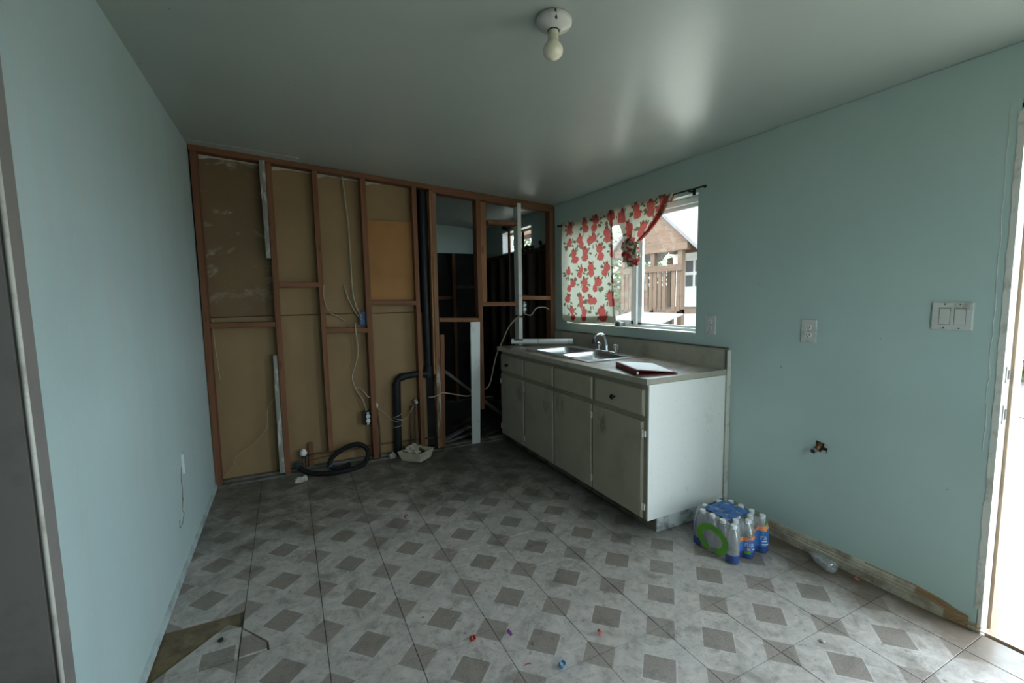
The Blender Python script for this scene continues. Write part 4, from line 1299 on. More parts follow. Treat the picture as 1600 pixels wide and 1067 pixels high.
for dy in (0.023, -0.025):
    fr_ = build('rocker', G().hexa([(-0.013, YS + dy - 0.0165, ZS - 0.033), (-0.008, YS + dy - 0.0165, ZS - 0.033), (-0.008, YS + dy + 0.0165, ZS - 0.033), (-0.013, YS + dy + 0.0165, ZS - 0.033),
                                    (-0.0105, YS + dy - 0.0165, ZS + 0.033), (-0.008, YS + dy - 0.0165, ZS + 0.033), (-0.008, YS + dy + 0.0165, ZS + 0.033), (-0.0105, YS + dy + 0.0165, ZS + 0.033)]), M['switch_plate'], sw, bevel=0.001)
    rm = G().box(-0.0106, -0.0098, YS + dy - 0.0185, YS + dy + 0.0185, ZS - 0.035, ZS + 0.035)
    build('rocker_gap', rm, M['gap'], sw)
for dy in (0.024, -0.024):
    for dz in (0.048, -0.048):
        build('screw', G().lathe([(0.003, 0), (0.003, 0.001)], 8, (-0.010, YS + dy, ZS + dz), (-1, 0, 0)), M['rust'], sw)
gs = thing('gas_stub', (0, -2.565, 0.555), 'brown metal pipe stub poking from a ragged hole low in the wall', 'pipe stub')
hole = [(-2.548, 0.614), (-2.572, 0.610), (-2.600, 0.604), (-2.606, 0.585), (-2.602, 0.560), (-2.588, 0.556), (-2.565, 0.558), (-2.553, 0.566), (-2.550, 0.59)]
build('hole', G().extrude_x(hole, -0.0015, 0.001), M['slot'], gs)
build('hole_lip', G().extrude_x([(-2.592, 0.608), (-2.604, 0.605), (-2.604, 0.588), (-2.590, 0.590)], -0.004, 0.0), M['compound'], gs)
build('hole_lip', G().extrude_x([(-2.574, 0.558), (-2.598, 0.557), (-2.601, 0.572), (-2.584, 0.572)], -0.004, 0.0), M['compound'], gs)
build('elbow', G().tube(smooth_path([(0.0, -2.572, 0.600), (-0.018, -2.572, 0.590), (-0.030, -2.568, 0.578), (-0.050, -2.566, 0.572)], 4), 0.012, 12), M['brass'], gs, 'auto')
build('collar', G().tube([(-0.044, -2.566, 0.573), (-0.056, -2.566, 0.570)], 0.0145, 12), M['galv'], gs, 'auto')
build('bore', G().tube([(-0.0555, -2.566, 0.570), (-0.0568, -2.566, 0.5698)], 0.0105, 12), M['slot'], gs)
# painted-over plate on the left wall
lpz, lpy = 0.516, -0.965
op = thing('wall_plate', (-W, lpy, lpz - 0.06), 'painted-over outlet plate with a bare white edge on the patched wall', 'outlet')
build('cover_plate', G().box(-W - 0.001, -W + 0.007, lpy - 0.03, lpy + 0.04, lpz - 0.057, lpz + 0.057), M['paint_left'], op, bevel=0.002)
build('bare_edge', G().box(-W - 0.001, -W + 0.010, lpy - 0.040, lpy - 0.03, lpz - 0.052, lpz + 0.055), M['white_plastic'], op, bevel=0.002)
build('crack', G().tube([(-W + 0.001, -1.03, 0.51), (-W + 0.001, -1.06, 0.45), (-W + 0.001, -1.05, 0.40), (-W + 0.001, -1.07, 0.33)], 0.0016, 5), M['grime'], op)
build('crack', G().tube([(-W + 0.001, -1.05, 0.35), (-W + 0.001, -1.10, 0.30), (-W + 0.001, -1.06, 0.27), (-W + 0.001, -1.12, 0.235), (-W + 0.001, -1.18, 0.24), (-W + 0.001, -1.17, 0.28)], 0.0014, 5), M['grime'], op)

# ------------------------------------------------------------------ ceiling lampholder and bulb
LX, LY = -1.503, -2.435
LZ = ceil_z(LX)
lm = thing('ceiling_lamp', (LX, LY, LZ - 0.14), 'bare bulb in a grey porcelain lampholder on the ceiling', 'lamp')
ax_ = Vector((-0.0712, 0, -1)).normalized()
hold = build('lampholder', G().lathe([(0.060, 0.0), (0.064, 0.005), (0.064, 0.016), (0.060, 0.023), (0.046, 0.031), (0.032, 0.037), (0.026, 0.040)], 32, (LX, LY, LZ - 0.001), ax_), M['porcelain'], lm, 'auto')
build('screw_slot', G().bar((LX - 0.030, LY - 0.057, LZ - 0.004), (LX - 0.020, LY - 0.048, LZ - 0.030), 0.006, 0.008), M['slot'], hold)
build('socket_gap', G().lathe([(0.0215, 0.0), (0.0215, 0.003)], 20, (LX - 0.003, LY, LZ - 0.0405), (0, 0, -1)), M['slot'], lm)
bulb = build('bulb', G().lathe([(0.0190, 0.0), (0.0215, 0.006), (0.030, 0.015), (0.0355, 0.027), (0.036, 0.036), (0.0335, 0.047), (0.025, 0.057), (0.013, 0.0635), (0.001, 0.066)], 28, (LX - 0.005, LY, LZ - 0.076), (-0.02, 0, -1)), M['bulb'], lm, True)
build('bulb_base', G().lathe([(0.0185, 0.0), (0.0185, 0.012), (0.0172, 0.014), (0.0185, 0.016), (0.0192, 0.036)], 24, (LX - 0.004, LY, LZ - 0.0425), (-0.02, 0, -1)), M['bulb_base'], bulb, 'auto')

# ------------------------------------------------------------------ plumbing in the stud wall
vp = thing('vent_pipe', (-1.33, 0.045, 0), 'black plastic drain and vent pipe rising between the studs', 'pipe')
build('riser', G().tube([(-1.318, 0.056, 2.30), (-1.318, 0.056, 1.4), (-1.310, 0.056, 0.74)], 0.032, 20), M['abs'], vp, 'auto')
build('coupling', G().tube([(-1.312, 0.055, 0.775), (-1.312, 0.055, 0.67)], 0.039, 20), M['abs'], vp, 'auto')
hz = smooth_path([(-1.315, 0.045, 0.70), (-1.40, 0.042, 0.712), (-1.50, 0.042, 0.706), (-1.56, 0.042, 0.698), (-1.592, 0.042, 0.672), (-1.602, 0.042, 0.63), (-1.605, 0.042, 0.55)], 6)
build('elbow', G().tube(hz, 0.0285, 18), M['abs'], vp, 'auto')
build('elbow_hub', G().tube([(-1.535, 0.042, 0.703), (-1.575, 0.042, 0.692)], 0.0335, 18), M['abs'], vp, 'auto')
build('elbow_hub', G().tube([(-1.603, 0.042, 0.65), (-1.604, 0.042, 0.60)], 0.0345, 18), M['abs'], vp, 'auto')
build('drain', G().tube([(-1.604, 0.042, 0.62), (-1.615, 0.042, 0.02)], 0.034, 18), M['abs'], vp, 'auto')
for z, tl in ((0.365, 0.012), (0.335, -0.01), (0.270, 0.006)):
    pts = [(-1.609 + 0.036 * math.cos(R(a)), 0.042 + 0.036 * math.sin(R(a)), z + tl * math.cos(R(a * 1.0))) for a in range(0, 360, 20)]
    build('wire_wrap', G().tube(pts, 0.0025, 6, closed=True), M['cable'], vp, True)

wp = thing('water_pipe', (-1.9, 0.03, 0.02), 'rusty water pipe running along the bottom of the stud wall', 'pipe')
build('run', G().tube([(-2.39, 0.035, 0.135), (-2.1, 0.038, 0.128), (-1.79, 0.080, 0.118), (-1.70, 0.084, 0.114), (-1.28, 0.084, 0.10)], 0.007, 8), M['rust'], wp, True)
build('leg', G().tube([(-2.375, 0.035, 0.16), (-2.378, 0.037, 0.0)], 0.012, 10), M['rust'], wp, True)
build('leg', G().tube([(-2.352, 0.055, 0.13), (-2.352, 0.055, 0.0)], 0.010, 8), M['rust'], wp, True)
build('thin_tube', G().tube(smooth_path([(-2.41, 0.02, 0.075), (-2.25, 0.018, 0.10), (-2.05, 0.02, 0.115), (-1.86, 0.06, 0.13)], 5), 0.004, 6), M['copper'], wp, True)
cw = thing('white_bulb_cap', (-2.372, 0.028, 0.135), 'white rounded cap on the rusty pipe end by the second stud', 'cap')
build('dome', G().lathe([(0.019, 0.0), (0.026, 0.010), (0.027, 0.026), (0.020, 0.044), (0.008, 0.053), (0.001, 0.055)], 20, (-2.372, 0.028, 0.136)), M['white_plastic'], cw, True)
build('collar', G().lathe([(0.015, 0.0), (0.017, 0.012)], 14, (-2.372, 0.028, 0.124)), M['slot'], cw, 'auto')
rb_ = build('wood_scrap', G().hexa([(-2.335, 0.062, 0.012), (-2.295, 0.062, 0.012), (-2.295, 0.084, 0.012), (-2.335, 0.084, 0.012), (-2.333, 0.064, 0.225), (-2.298, 0.064, 0.222), (-2.298, 0.084, 0.222), (-2.333, 0.084, 0.225)]), M['wood_v'], bevel=0.002)
tag(rb_, 'short reddish wood scrap upright behind the white cap', 'scrap')
vl = thing('valve', (-1.453, 0.03, 0.0), 'small grey shut-off valve on a thin rusty riser', 'valve')
build('riser', G().tube([(-1.462, 0.035, 0.012), (-1.450, 0.035, 0.45)], 0.009, 8), M['rust'], vl, True)
build('riser', G().tube([(-1.500, 0.045, 0.012), (-1.488, 0.045, 0.43)], 0.007, 8), M['copper'], vl, True)
build('body', G().blob((-1.448, 0.03, 0.468), (0.020, 0.018, 0.026), 0.25, 2, 3).box(-1.455, -1.441, 0.0, 0.03, 0.462, 0.476), M['galv'], vl)
build('handle', G().lathe([(0.012, 0), (0.016, 0.005), (0.012, 0.010)], 10, (-1.448, 0.0, 0.469), (0, -1, 0)), M['galv'], vl)
st_ = thing('pipe_stub', (-1.775, 0.03, 0.012), 'thin dark pipe with a white tip beside the outlet stud', 'pipe')
build('tube', G().tube(smooth_path([(-1.772, 0.03, 0.012), (-1.768, 0.03, 0.25), (-1.775, 0.03, 0.36), (-1.782, 0.03, 0.46)], 5), 0.0075, 8), M['rust'], st_, True)
build('tip', G().blob((-1.783, 0.028, 0.475), (0.013, 0.012, 0.022), 0.2, 2), M['white_plastic'], st_, True)

# ------------------------------------------------------------------ wiring
def box_outlet(xc, zc, label, yb=0.0, left=True):
    o = thing('box_outlet', (xc, yb + 0.03, zc - 0.055), label, 'outlet', 'bare outlets in the stud wall')
    gq = G()
    w, h, y0, y1 = 0.030, 0.056, yb - 0.002, yb + 0.06
    gq.box(xc - w, xc + w, y1 - 0.003, y1, zc - h, zc + h)
    gq.box(xc - w, xc - w + 0.003, y0, y1, zc - h, zc + h).box(xc + w - 0.003, xc + w, y0, y1, zc - h, zc + h)
    gq.box(xc - w, xc + w, y0, y1, zc - h, zc - h + 0.003).box(xc - w, xc + w, y0, y1, zc + h - 0.003, zc + h)
    build('box', gq, M['black_plastic'], o)
    yoke = G().box(xc - 0.010, xc + 0.010, yb - 0.004, yb - 0.002, zc - 0.054, zc + 0.054)
    build('yoke', yoke, M['galv'], o)
    for s_ in (1, -1):
        zz_ = zc + s_ * 0.020
        poly = [(xc + 0.0165 * math.cos(R(a)), zz_ + max(-0.0135, min(0.0135, 0.0165 * math.sin(R(a))))) for a in range(0, 360, 15)]
        rc = build('receptacle', G().extrude_y(poly, yb - 0.013, yb + 0.02), M['white_plastic'], o)
        sg = G().box(xc - 0.0085, xc - 0.0055, yb - 0.0138, yb - 0.0128, zz_ - 0.003, zz_ + 0.007).box(xc + 0.0055, xc + 0.0085, yb - 0.0138, yb - 0.0128, zz_ - 0.003, zz_ + 0.007)
        sg.box(xc - 0.0025, xc + 0.0025, yb - 0.0138, yb - 0.0128, zz_ - 0.011, zz_ - 0.007)
        build('slots', sg, M['slot'], rc)
    return o
box_outlet(-1.863, 0.380, 'bare white outlet in a black box low on a tan-backed stud', 0.0)
box_outlet(-0.341, 1.276, 'bare white outlet beside the white stud above the counter', 0.03)
bb_ = thing('junction_box', (-1.855, 0.03, 1.165), 'bright blue plastic junction box above a wooden block', 'junction box')
gq = G()
xc, zc, w, h = -1.860, 1.222, 0.028, 0.052
gq.box(xc - w, xc + w, 0.060, 0.063, zc - h, zc + h).box(xc - w, xc - w + 0.003, 0.012, 0.06, zc - h, zc + h).box(xc + w - 0.003, xc + w, 0.012, 0.06, zc - h, zc + h)
gq.box(xc - w, xc + w, 0.012, 0.06, zc - h, zc - h + 0.003).box(xc - w, xc + w, 0.012, 0.06, zc + h - 0.003, zc + h)
build('box', gq, M['blue_plastic'], bb_)
build('nail_tab', G().tube([(xc + w, 0.02, zc + 0.03), (xc + w + 0.004, 0.02, zc - 0.03)], 0.004, 6), M['blue_plastic'], bb_)

def cable(pts, r, label, mat='cable', n_=8, seg=7):
    return tag(build('cable', G().tube(smooth_path(pts, n_), r, seg), M[mat], None, True), label, 'cable', 'cables in the stud wall')
cable([(-1.965, 0.05, 2.385), (-1.954, 0.05, 2.238), (-1.935, 0.055, 1.988), (-1.931, 0.055, 1.733), (-1.928, 0.05, 1.45), (-1.905, 0.04, 1.32), (-1.872, 0.03, 1.235)], 0.006,
      'cream cable dropping from the top plate to the blue box')
cable([(-2.148, -0.006, 1.500), (-2.155, -0.012, 1.44), (-2.148, -0.008, 1.36), (-2.106, 0.03, 1.275), (-2.049, 0.06, 1.242), (-1.99, 0.075, 1.20)], 0.004,
      'short cream cable curling off the stud left of the blue box')
cable([(-1.99, 0.07, 1.50), (-1.971, 0.06, 1.412), (-1.932, 0.05, 1.307), (-1.90, 0.035, 1.25), (-1.868, 0.028, 1.205)], 0.0055,
      'second cream cable entering the blue box from the upper left')
cable([(-1.930, -0.004, 1.19), (-1.925, -0.006, 1.10), (-1.914, 0.02, 0.944), (-1.945, 0.035, 0.82), (-1.970, 0.035, 0.735), (-1.940, 0.035, 0.622), (-1.895, 0.03, 0.54), (-1.868, 0.03, 0.44)], 0.0058,
      'cream cable snaking from the block down to the low outlet')
cable([(-1.936, 0.055, 0.64), (-1.905, 0.03, 0.635), (-1.88, 0.0, 0.60), (-1.855, -0.006, 0.565), (-1.84, -0.004, 0.56)], 0.005,
      'short cream cable tail branching onto the stud above the low outlet')
cable([(-2.553, -0.002, 0.63), (-2.566, 0.03, 0.61), (-2.603, 0.04, 0.543), (-2.620, 0.04, 0.395), (-2.724, 0.04, 0.282), (-2.843, 0.04, 0.202), (-2.852, 0.04, 0.138), (-2.925, 0.03, 0.06)], 0.0022,
      'hair-thin wire sagging across the first tan bay near the floor', 'cable')
cable([(-2.917, 0.052, 1.252), (-2.915, 0.05, 1.1), (-2.908, 0.05, 0.95), (-2.900, 0.05, 0.80)], 0.003, 'straight pale thin wire hanging beside the corner stud')
cable([(-1.775, 0.03, 0.45), (-1.72, 0.03, 0.40), (-1.66, 0.02, 0.33), (-1.60, -0.005, 0.325), (-1.53, 0.01, 0.345), (-1.49, 0.02, 0.40), (-1.46, 0.02, 0.44)], 0.0028,
      'pale thin wire drooping across the black drain pipe to the valve')
cable([(-0.030, 0.03, 1.17), (-0.030, 0.03, 1.20), (-0.06, 0.03, 1.245), (-0.11, 0.03, 1.269), (-0.198, 0.03, 1.265), (-0.240, 0.03, 1.225), (-0.268, 0.03, 1.195), (-0.320, 0.04, 1.205), (-0.345, 0.05, 1.22)], 0.0055,
      'white cable arching from the corner stud to the counter outlet')
cable([(-0.368, 0.03, 1.20), (-0.40, -0.008, 1.195), (-0.435, -0.012, 1.182), (-0.49, 0.0, 1.13), (-0.525, 0.005, 1.09), (-0.583, 0.02, 0.969), (-0.647, 0.03, 0.831), (-0.688, 0.03, 0.69), (-0.72, 0.03, 0.57), (-0.765, 0.035, 0.512), (-0.83, 0.10, 0.50), (-0.86, 0.10, 0.48)], 0.0062,
      'long white cable looping from the white stud down behind the cabinet')
cable([(-0.86, 0.10, 0.485), (-0.932, 0.03, 0.464), (-1.00, 0.03, 0.470), (-1.07, 0.03, 0.490), (-1.18, 0.0, 0.522), (-1.22, -0.008, 0.525), (-1.28, 0.0, 0.50), (-1.33, 0.02, 0.495)], 0.0058,
      'pale cable crossing behind the white board to the rotted stud')
cl = thing('cable_clamp', (-0.40, 0.0, 1.185), 'black strap clamping the white cable to the white stud', 'clamp')
build('strap', G().box(-0.424, -0.374, -0.010, -0.0045, 1.178, 1.200), M['slot'], cl, bevel=0.002)
build('strap_side', G().box(-0.430, -0.4225, -0.010, 0.07, 1.178, 1.198), M['slot'], cl)

# ------------------------------------------------------------------ on the floor by the stud wall
hs = thing('hose', (-2.15, -0.06, 0.0), 'coiled black rubber hose with a blue end on the floor', 'hose')
hp = [(-2.425, -0.02, 0.085), (-2.40, -0.055, 0.06), (-2.34, -0.09, 0.028), (-2.26, -0.13, 0.019), (-2.15, -0.16, 0.019), (-2.03, -0.145, 0.019), (-1.93, -0.09, 0.024), (-1.885, -0.045, 0.07),
      (-1.890, -0.03, 0.13), (-1.945, -0.025, 0.175), (-2.02, -0.025, 0.175), (-2.10, -0.03, 0.145), (-2.165, -0.035, 0.10), (-2.185, -0.05, 0.055), (-2.15, -0.07, 0.022), (-2.08, -0.06, 0.019), (-2.03, -0.02, 0.020)]
hpath = smooth_path(hp, 10)
hr = [0.0185 + 0.0012 * (q % 2) for q in range(len(hpath))]
build('tube', G().tube(hpath, hr, 12), M['hose'], hs, True)
build('end_cap', G().tube([(-2.436, -0.008, 0.094), (-2.405, -0.048, 0.066)], 0.0235, 14), plain('blue_hose_end', (0.02, 0.035, 0.045), 0.6), hs, 'auto')
build('blue_band', G().tube(hpath[132:136], 0.0205, 12), plain('blue_hose_band', (0.03, 0.08, 0.12), 0.5), hs, True)
lu = build('plaster_lump', G().blob((-2.415, -0.185, 0.018), (0.034, 0.026, 0.022), 0.6, 3, 5, freq=2.6).blob((-2.375, -0.178, 0.022), (0.022, 0.020, 0.024), 0.5, 2, 8).blob((-2.435, -0.200, 0.014), (0.016, 0.016, 0.015), 0.5, 2, 2), M['compound'])
tag(lu, 'crumbled white plaster lump on the floor before the hose', 'lump')
lu = build('plaster_lump', G().blob((-1.675, -0.010, 0.026), (0.028, 0.024, 0.026), 0.5, 3, 4), M['compound'])
tag(lu, 'pale plaster lump between the outlet stud and the drain pipe', 'lump')
bx = thing('cardboard_tray', (-1.49, -0.11, 0), 'shallow beige cardboard tray tilted on the floor by the drain', 'tray')
import mathutils
tm = Matrix.Translation((-1.497, -0.135, 0.002)) @ Matrix.Rotation(R(38), 4, 'Z') @ Matrix.Rotation(R(-3), 4, 'X')
def tray_pts(w, d, z):
    return [tm @ Vector((sx * w, sy * d, z)) for sx, sy in ((-1, -1), (1, -1), (1, 1), (-1, 1))]
lo_o, hi_o = tray_pts(0.075, 0.095, 0.006), tray_pts(0.100, 0.120, 0.085)
lo_i, hi_i = tray_pts(0.072, 0.092, 0.010), tray_pts(0.096, 0.116, 0.085)
tgm = G()
tgm.v = [tuple(p) for p in lo_o + hi_o + lo_i + hi_i]
tgm.f = [(3, 2, 1, 0), (8, 9, 10, 11)]
for e in range(4):
    e2 = (e + 1) % 4
    tgm.f += [(e, e2, 4 + e2, 4 + e), (8 + e, 12 + e, 12 + e2, 8 + e2), (4 + e, 4 + e2, 12 + e2, 12 + e)]
tgm.mi = [0] * len(tgm.f)
build('tray', tgm, M['card'], bx)
cr = build('crumpled_paper', G().blob((-1.515, -0.085, 0.072), (0.068, 0.056, 0.044), 0.8, 3, 12, freq=2.2), M['paper_bag'])
tag(cr, 'crumpled brown paper wad inside the cardboard tray', 'paper')
cr = build('cardboard_strip', G().bar((-1.50, -0.055, 0.105), (-1.425, -0.155, 0.062), 0.022, 0.012), M['wood_dark'], bevel=0.002)
tag(cr, 'dark narrow scrap lying slantwise in the cardboard tray', 'scrap')

# debris in the bathroom
pk = build('leaning_plank', G().bar((-1.06, 0.45, 0.66), (-0.30, 0.72, 0.05), 0.14, 0.03, (0.6, 0.0, 0.8)), M['grey_plank'], bevel=0.003)
tag(pk, 'grey plaster-crusted plank leaning across the dark bathroom', 'plank')
rd = random.Random(21)
nm = ['flat dark board scrap just behind the white board', 'broken dark lath at the foot of the bathroom studs', 'dark rubble strip lying near the cabinet end', 'thin grey lath lying across the bathroom threshold', 'dark bent strip under the leaning plank']
for q, (a, b, w) in enumerate([((-1.12, 0.25, 0.01), (-0.80, 0.42, 0.05), 0.05), ((-0.95, 0.55, 0.02), (-0.55, 0.75, 0.09), 0.06), ((-0.72, 0.22, 0.01), (-0.40, 0.30, 0.03), 0.06), ((-1.15, 0.16, 0.008), (-0.72, 0.34, 0.012), 0.03), ((-0.66, 0.36, 0.012), (-0.45, 0.58, 0.012), 0.03)]):
    o = build('board_scrap', G().bar(a, b, w, 0.016), M['wood_dark' if q % 3 else 'grey_plank'])
    tag(o, nm[q], 'scrap', 'rubble in the bathroom')
ins = G()
for q in range(26):
    y = 0.13 + 0.030 * q * (0.5 if q < 12 else 0.9)
    ins.blob((0.012 + rd.uniform(-0.02, 0.02), y, 1.905 + rd.uniform(-0.02, 0.035) * (1 if y < 0.42 else 0.3)), (0.022, 0.03, 0.018 + rd.random() * 0.016), 0.7, 1, q)
o = build('loose_insulation', ins, M['insul'])
tag(o, 'ragged black insulation along the cut drywall edge by the bathroom window', 'insulation', None, 'stuff')
bo = thing('bathroom_post', (-0.20, 0.62, 0), 'dark slim pole standing in the bathroom below its window', 'pole')
build('pole', G().tube([(-0.205, 0.60, 0.0), (-0.205, 0.62, 2.12)], 0.013, 10), M['wood_dark'], bo)
build('hook', G().blob((-0.215, 0.66, 2.13), (0.05, 0.05, 0.035), 0.6, 2, 3), M['insul'], bo)

# ------------------------------------------------------------------ shrink-wrapped water bottles
wpk = thing('water_pack', (-0.30, -2.30, 0), 'shrink-wrapped pack of water bottles with blue and green print', 'bottle pack')
PX = [-0.440 + 0.0565 * k_ for k_ in range(5)]
def bot_me():
    gq = G().lathe([(0.020, 0.002), (0.029, 0.000), (0.0315, 0.008), (0.0315, 0.045), (0.030, 0.052), (0.0315, 0.058), (0.0315, 0.100), (0.030, 0.106), (0.0315, 0.112), (0.0305, 0.128), (0.024, 0.155), (0.0145, 0.178), (0.0125, 0.184)], 20)
    me = bpy.data.meshes.new('bottle')
    me.from_pydata(gq.v, [], gq.f)
    me.materials.append(M['bottle_clear'])
    me.polygons.foreach_set('use_smooth', [True] * len(me.polygons))
    gq2 = G().lathe([(0.0148, 0.180), (0.0150, 0.184), (0.0150, 0.196), (0.0140, 0.1985), (0.004, 0.199)], 18)
    mc = bpy.data.meshes.new('cap')
    mc.from_pydata(gq2.v, [], gq2.f)
    mc.materials.append(M['cap_white'])
    mc.polygons.foreach_set('use_smooth', [True] * len(mc.polygons))
    mc.set_sharp_from_angle(angle=R(40))
    return me, mc
bme, cme = bot_me()
BOT = []
for k_ in range(5):
    for j in range(4):
        BOT.append((PX[k_], -2.417 + 0.0645 * j + (0.032 if k_ % 2 else 0.0)))
for x, y in BOT:
    o = bpy.data.objects.new('bottle', bme)
    COL.objects.link(o)
    o.parent = wpk
    o.location = Vector((x, y, 0.002)) - ORG['water_pack']
    c_ = bpy.data.objects.new('cap', cme)
    COL.objects.link(c_)
    c_.parent = o
    c_.location = (0, 0, 0.002)
# film: outline hugging the outer bottles
rad = 0.0328
def front_y(x):
    """shrunk envelope of the front row"""
    best = 1e9
    for bx_, by_ in BOT:
        if abs(x - bx_) < rad:
            best = min(best, by_ - math.sqrt(max(0, rad * rad - (x - bx_) ** 2)))
    return min(best, -2.415)
xl, xr = PX[0] - rad, PX[-1] + rad
yb_ = -2.417 + 0.0645 * 3 + 0.036 + rad
outline = []
nf = 72
for q in range(nf + 1):
    a = q / nf
    x = PX[0] + (PX[-1] - PX[0]) * a
    outline.append((x, front_y(x), 'f'))
for q in range(1, 7):
    an = R(-90 + 15 * q)
    outline.append((PX[-1] + rad * math.cos(an), -2.417 + rad * math.sin(an), 'f'))
for q in range(1, 12):
    outline.append((xr, -2.417 + (yb_ - rad + 2.417) * q / 12, 'r'))
for q in range(7):
    an = R(15 * q)
    outline.append((PX[-1] + rad * math.cos(an), yb_ - rad + rad * math.sin(an), 'b'))
for q in range(1, 12):
    outline.append((PX[-1] + (PX[0] - PX[-1]) * q / 12, yb_, 'b'))
for q in range(7):
    an = R(90 + 15 * q)
    outline.append((PX[0] + rad * math.cos(an), yb_ - rad - 0.02 + rad * math.sin(an), 'l'))
for q in range(1, 24):
    outline.append((xl, yb_ - rad - 0.02 + (-2.417 - yb_ + rad + 0.02) * q / 24, 'l'))
for q in range(6):
    an = R(180 + 15 * q)
    outline.append((PX[0] + rad * math.cos(an), -2.417 + rad * math.sin(an), 'c'))
cxm, cym = (xl + xr) / 2, (-2.417 - rad + yb_) / 2
zl = [0.004, 0.012, 0.020, 0.030, 0.040, 0.050, 0.060, 0.072, 0.084, 0.096, 0.106, 0.116, 0.126, 0.136, 0.150, 0.168, 0.186, 0.198, 0.2025]
def inset(z):
    if z < 0.128:
        return 0.0
    t = (z - 0.128) / 0.07
    return min(1.0, t) ** 1.2 * 0.017
fg = G()
NO = len(outline)
for z in zl:
    for (x, y, sd) in outline:
        dx, dy = cxm - x, cym - y
        L = math.hypot(dx, dy)
        ins_ = inset(z) + (0.004 if z < 0.01 else 0) + (0.02 if z > 0.200 else 0)
        wr = 0.0012 * noise.noise(Vector((x * 60, y * 60, z * 50)))
        if sd == 'f' and z > 0.136:
            # necks bulge less: film runs straight between caps
            y = y * 0.6 + (-2.440) * 0.4
        fg.v.append((x + dx / L * (ins_ + wr), y + dy / L * (ins_ + wr), z))
for a in range(len(zl) - 1):
    zc_ = (zl[a] + zl[a + 1]) / 2
    for q in range(NO):
        q2 = (q + 1) % NO
        fg.f.append((a * NO + q, a * NO + q2, (a + 1) * NO + q2, (a + 1) * NO + q))
        x, y, sd = outline[q]
        mi = 0
        wave = 0.118 + 0.020 * math.sin((x + 0.30) * 13)
        if sd == 'f' and x > PX[0] + 0.030:
            if zc_ < 0.045:
                mi = 2
            elif zc_ < wave - 0.004:
                mi = 1
            elif zc_ < wave + 0.014:
                mi = 3
            elif zc_ < wave + 0.024 and x > -0.27:
                mi = 4 if x > -0.22 else 1
        elif sd in ('f', 'c') and zc_ < 0.046:
            mi = 2
        elif sd == 'l' and zc_ < 0.046 and (y < -2.395 or y > -2.235):
            mi = 2
        elif sd in ('r', 'b') and zc_ < 0.12:
            mi = 1
        fg.mi.append(mi)
film = build('film', fg, [M['film_clear'], M['film_blue'], M['film_navy'], M['film_orange'], M['film_green']], wpk, True, fixn=False)
# printed sheet across the top, sagging between the caps
tpg = G()
nx, ny = 26, 22
for j in range(ny + 1):
    for i in range(nx + 1):
        x = PX[0] + 0.022 + (PX[-1] - PX[0] - 0.044) * i / nx
        y = -2.372 + 0.165 * j / ny
        sag_ = min((x - bx_) ** 2 + (y - by_) ** 2 for bx_, by_ in BOT)
        tpg.v.append((x, y, 0.2060 - min(0.007, sag_ * 5) + 0.003 * noise.noise(Vector((x * 40, y * 40, 0)))))
for j in range(ny):
    for i in range(nx):
        a = j * (nx + 1) + i
        tpg.f.append((a, a + 1, a + nx + 2, a + nx + 1))
        n_ = noise.noise(Vector((i * 0.22, j * 0.3, 1)))
        tpg.mi.append(1 if n_ > 0.32 else (2 if n_ < -0.35 else 0))
build('top_print', tpg, [M['film_blue'], M['film_clear'], M['film_navy']], wpk, True, fixn=False)
# green ring printed on the end of the pack
rg_ = G()
rc_y, rc_z, xx = -2.318, 0.086, xl - 0.0022
prev = None
for q in range(0, 41):
    an = R(-75 + 330 * q / 40)
    i_, o_ = (0.062, 0.045), (0.098, 0.077)
    pi_ = (xx, rc_y + i_[0] * math.cos(an), rc_z + i_[1] * math.sin(an))
    po_ = (xx, rc_y + o_[0] * math.cos(an), rc_z + o_[1] * math.sin(an))
    if prev:
        rg_.add([prev[0], prev[1], po_, pi_], [(0, 1, 2, 3)])
    prev = (pi_, po_)
build('green_ring', rg_, M['film_green'], wpk)
def letters(txt, size, loc, rotz, mat, parent, name='lettering'):
    cu = bpy.data.curves.new('text', 'FONT')
    cu.body = txt
    cu.size = size
    cu.align_x = 'CENTER'
    cu.extrude = 0.0003
    to = bpy.data.objects.new('text', cu)
    COL.objects.link(to)
    dg = bpy.context.evaluated_depsgraph_get()
    me = bpy.data.meshes.new_from_object(to.evaluated_get(dg))
    bpy.data.objects.remove(to)
    bpy.data.curves.remove(cu)
    me.materials.clear()
    me.materials.append(mat)
    rm_ = Matrix.Rotation(rotz, 4, 'Z') @ Matrix.Rotation(R(90), 4, 'X')
    me.transform(rm_)
    o = bpy.data.objects.new(name, me)
    COL.objects.link(o)
    o.parent = parent
    o.location = Vector(loc) - ORG[parent.name]
    return o
def bend(o, cx_, cy2, r_):
    """wrap lettering around a bottle standing at (cx_, cy2)"""
    for v_ in o.data.vertices:
        w = o.matrix_basis.translation + ORG['water_pack'] + v_.co
        an = (w.x - cx_) / r_
        w2 = Vector((cx_ + r_ * math.sin(an), cy2 - r_ * math.cos(an), w.z))
        v_.co = w2 - (o.matrix_basis.translation + ORG['water_pack'])
t1 = letters('nia', 0.042, (PX[2] - 0.024, -2.45, 0.070), 0, M['film_white'], wpk)
bpy.context.view_layer.update()
bend(t1, PX[2], -2.417, rad + 0.0016)
t2 = letters('ra', 0.042, (PX[4] - 0.024, -2.45, 0.080), 0, M['film_white'], wpk)
bpy.context.view_layer.update()
bend(t2, PX[4], -2.417, rad + 0.0016)
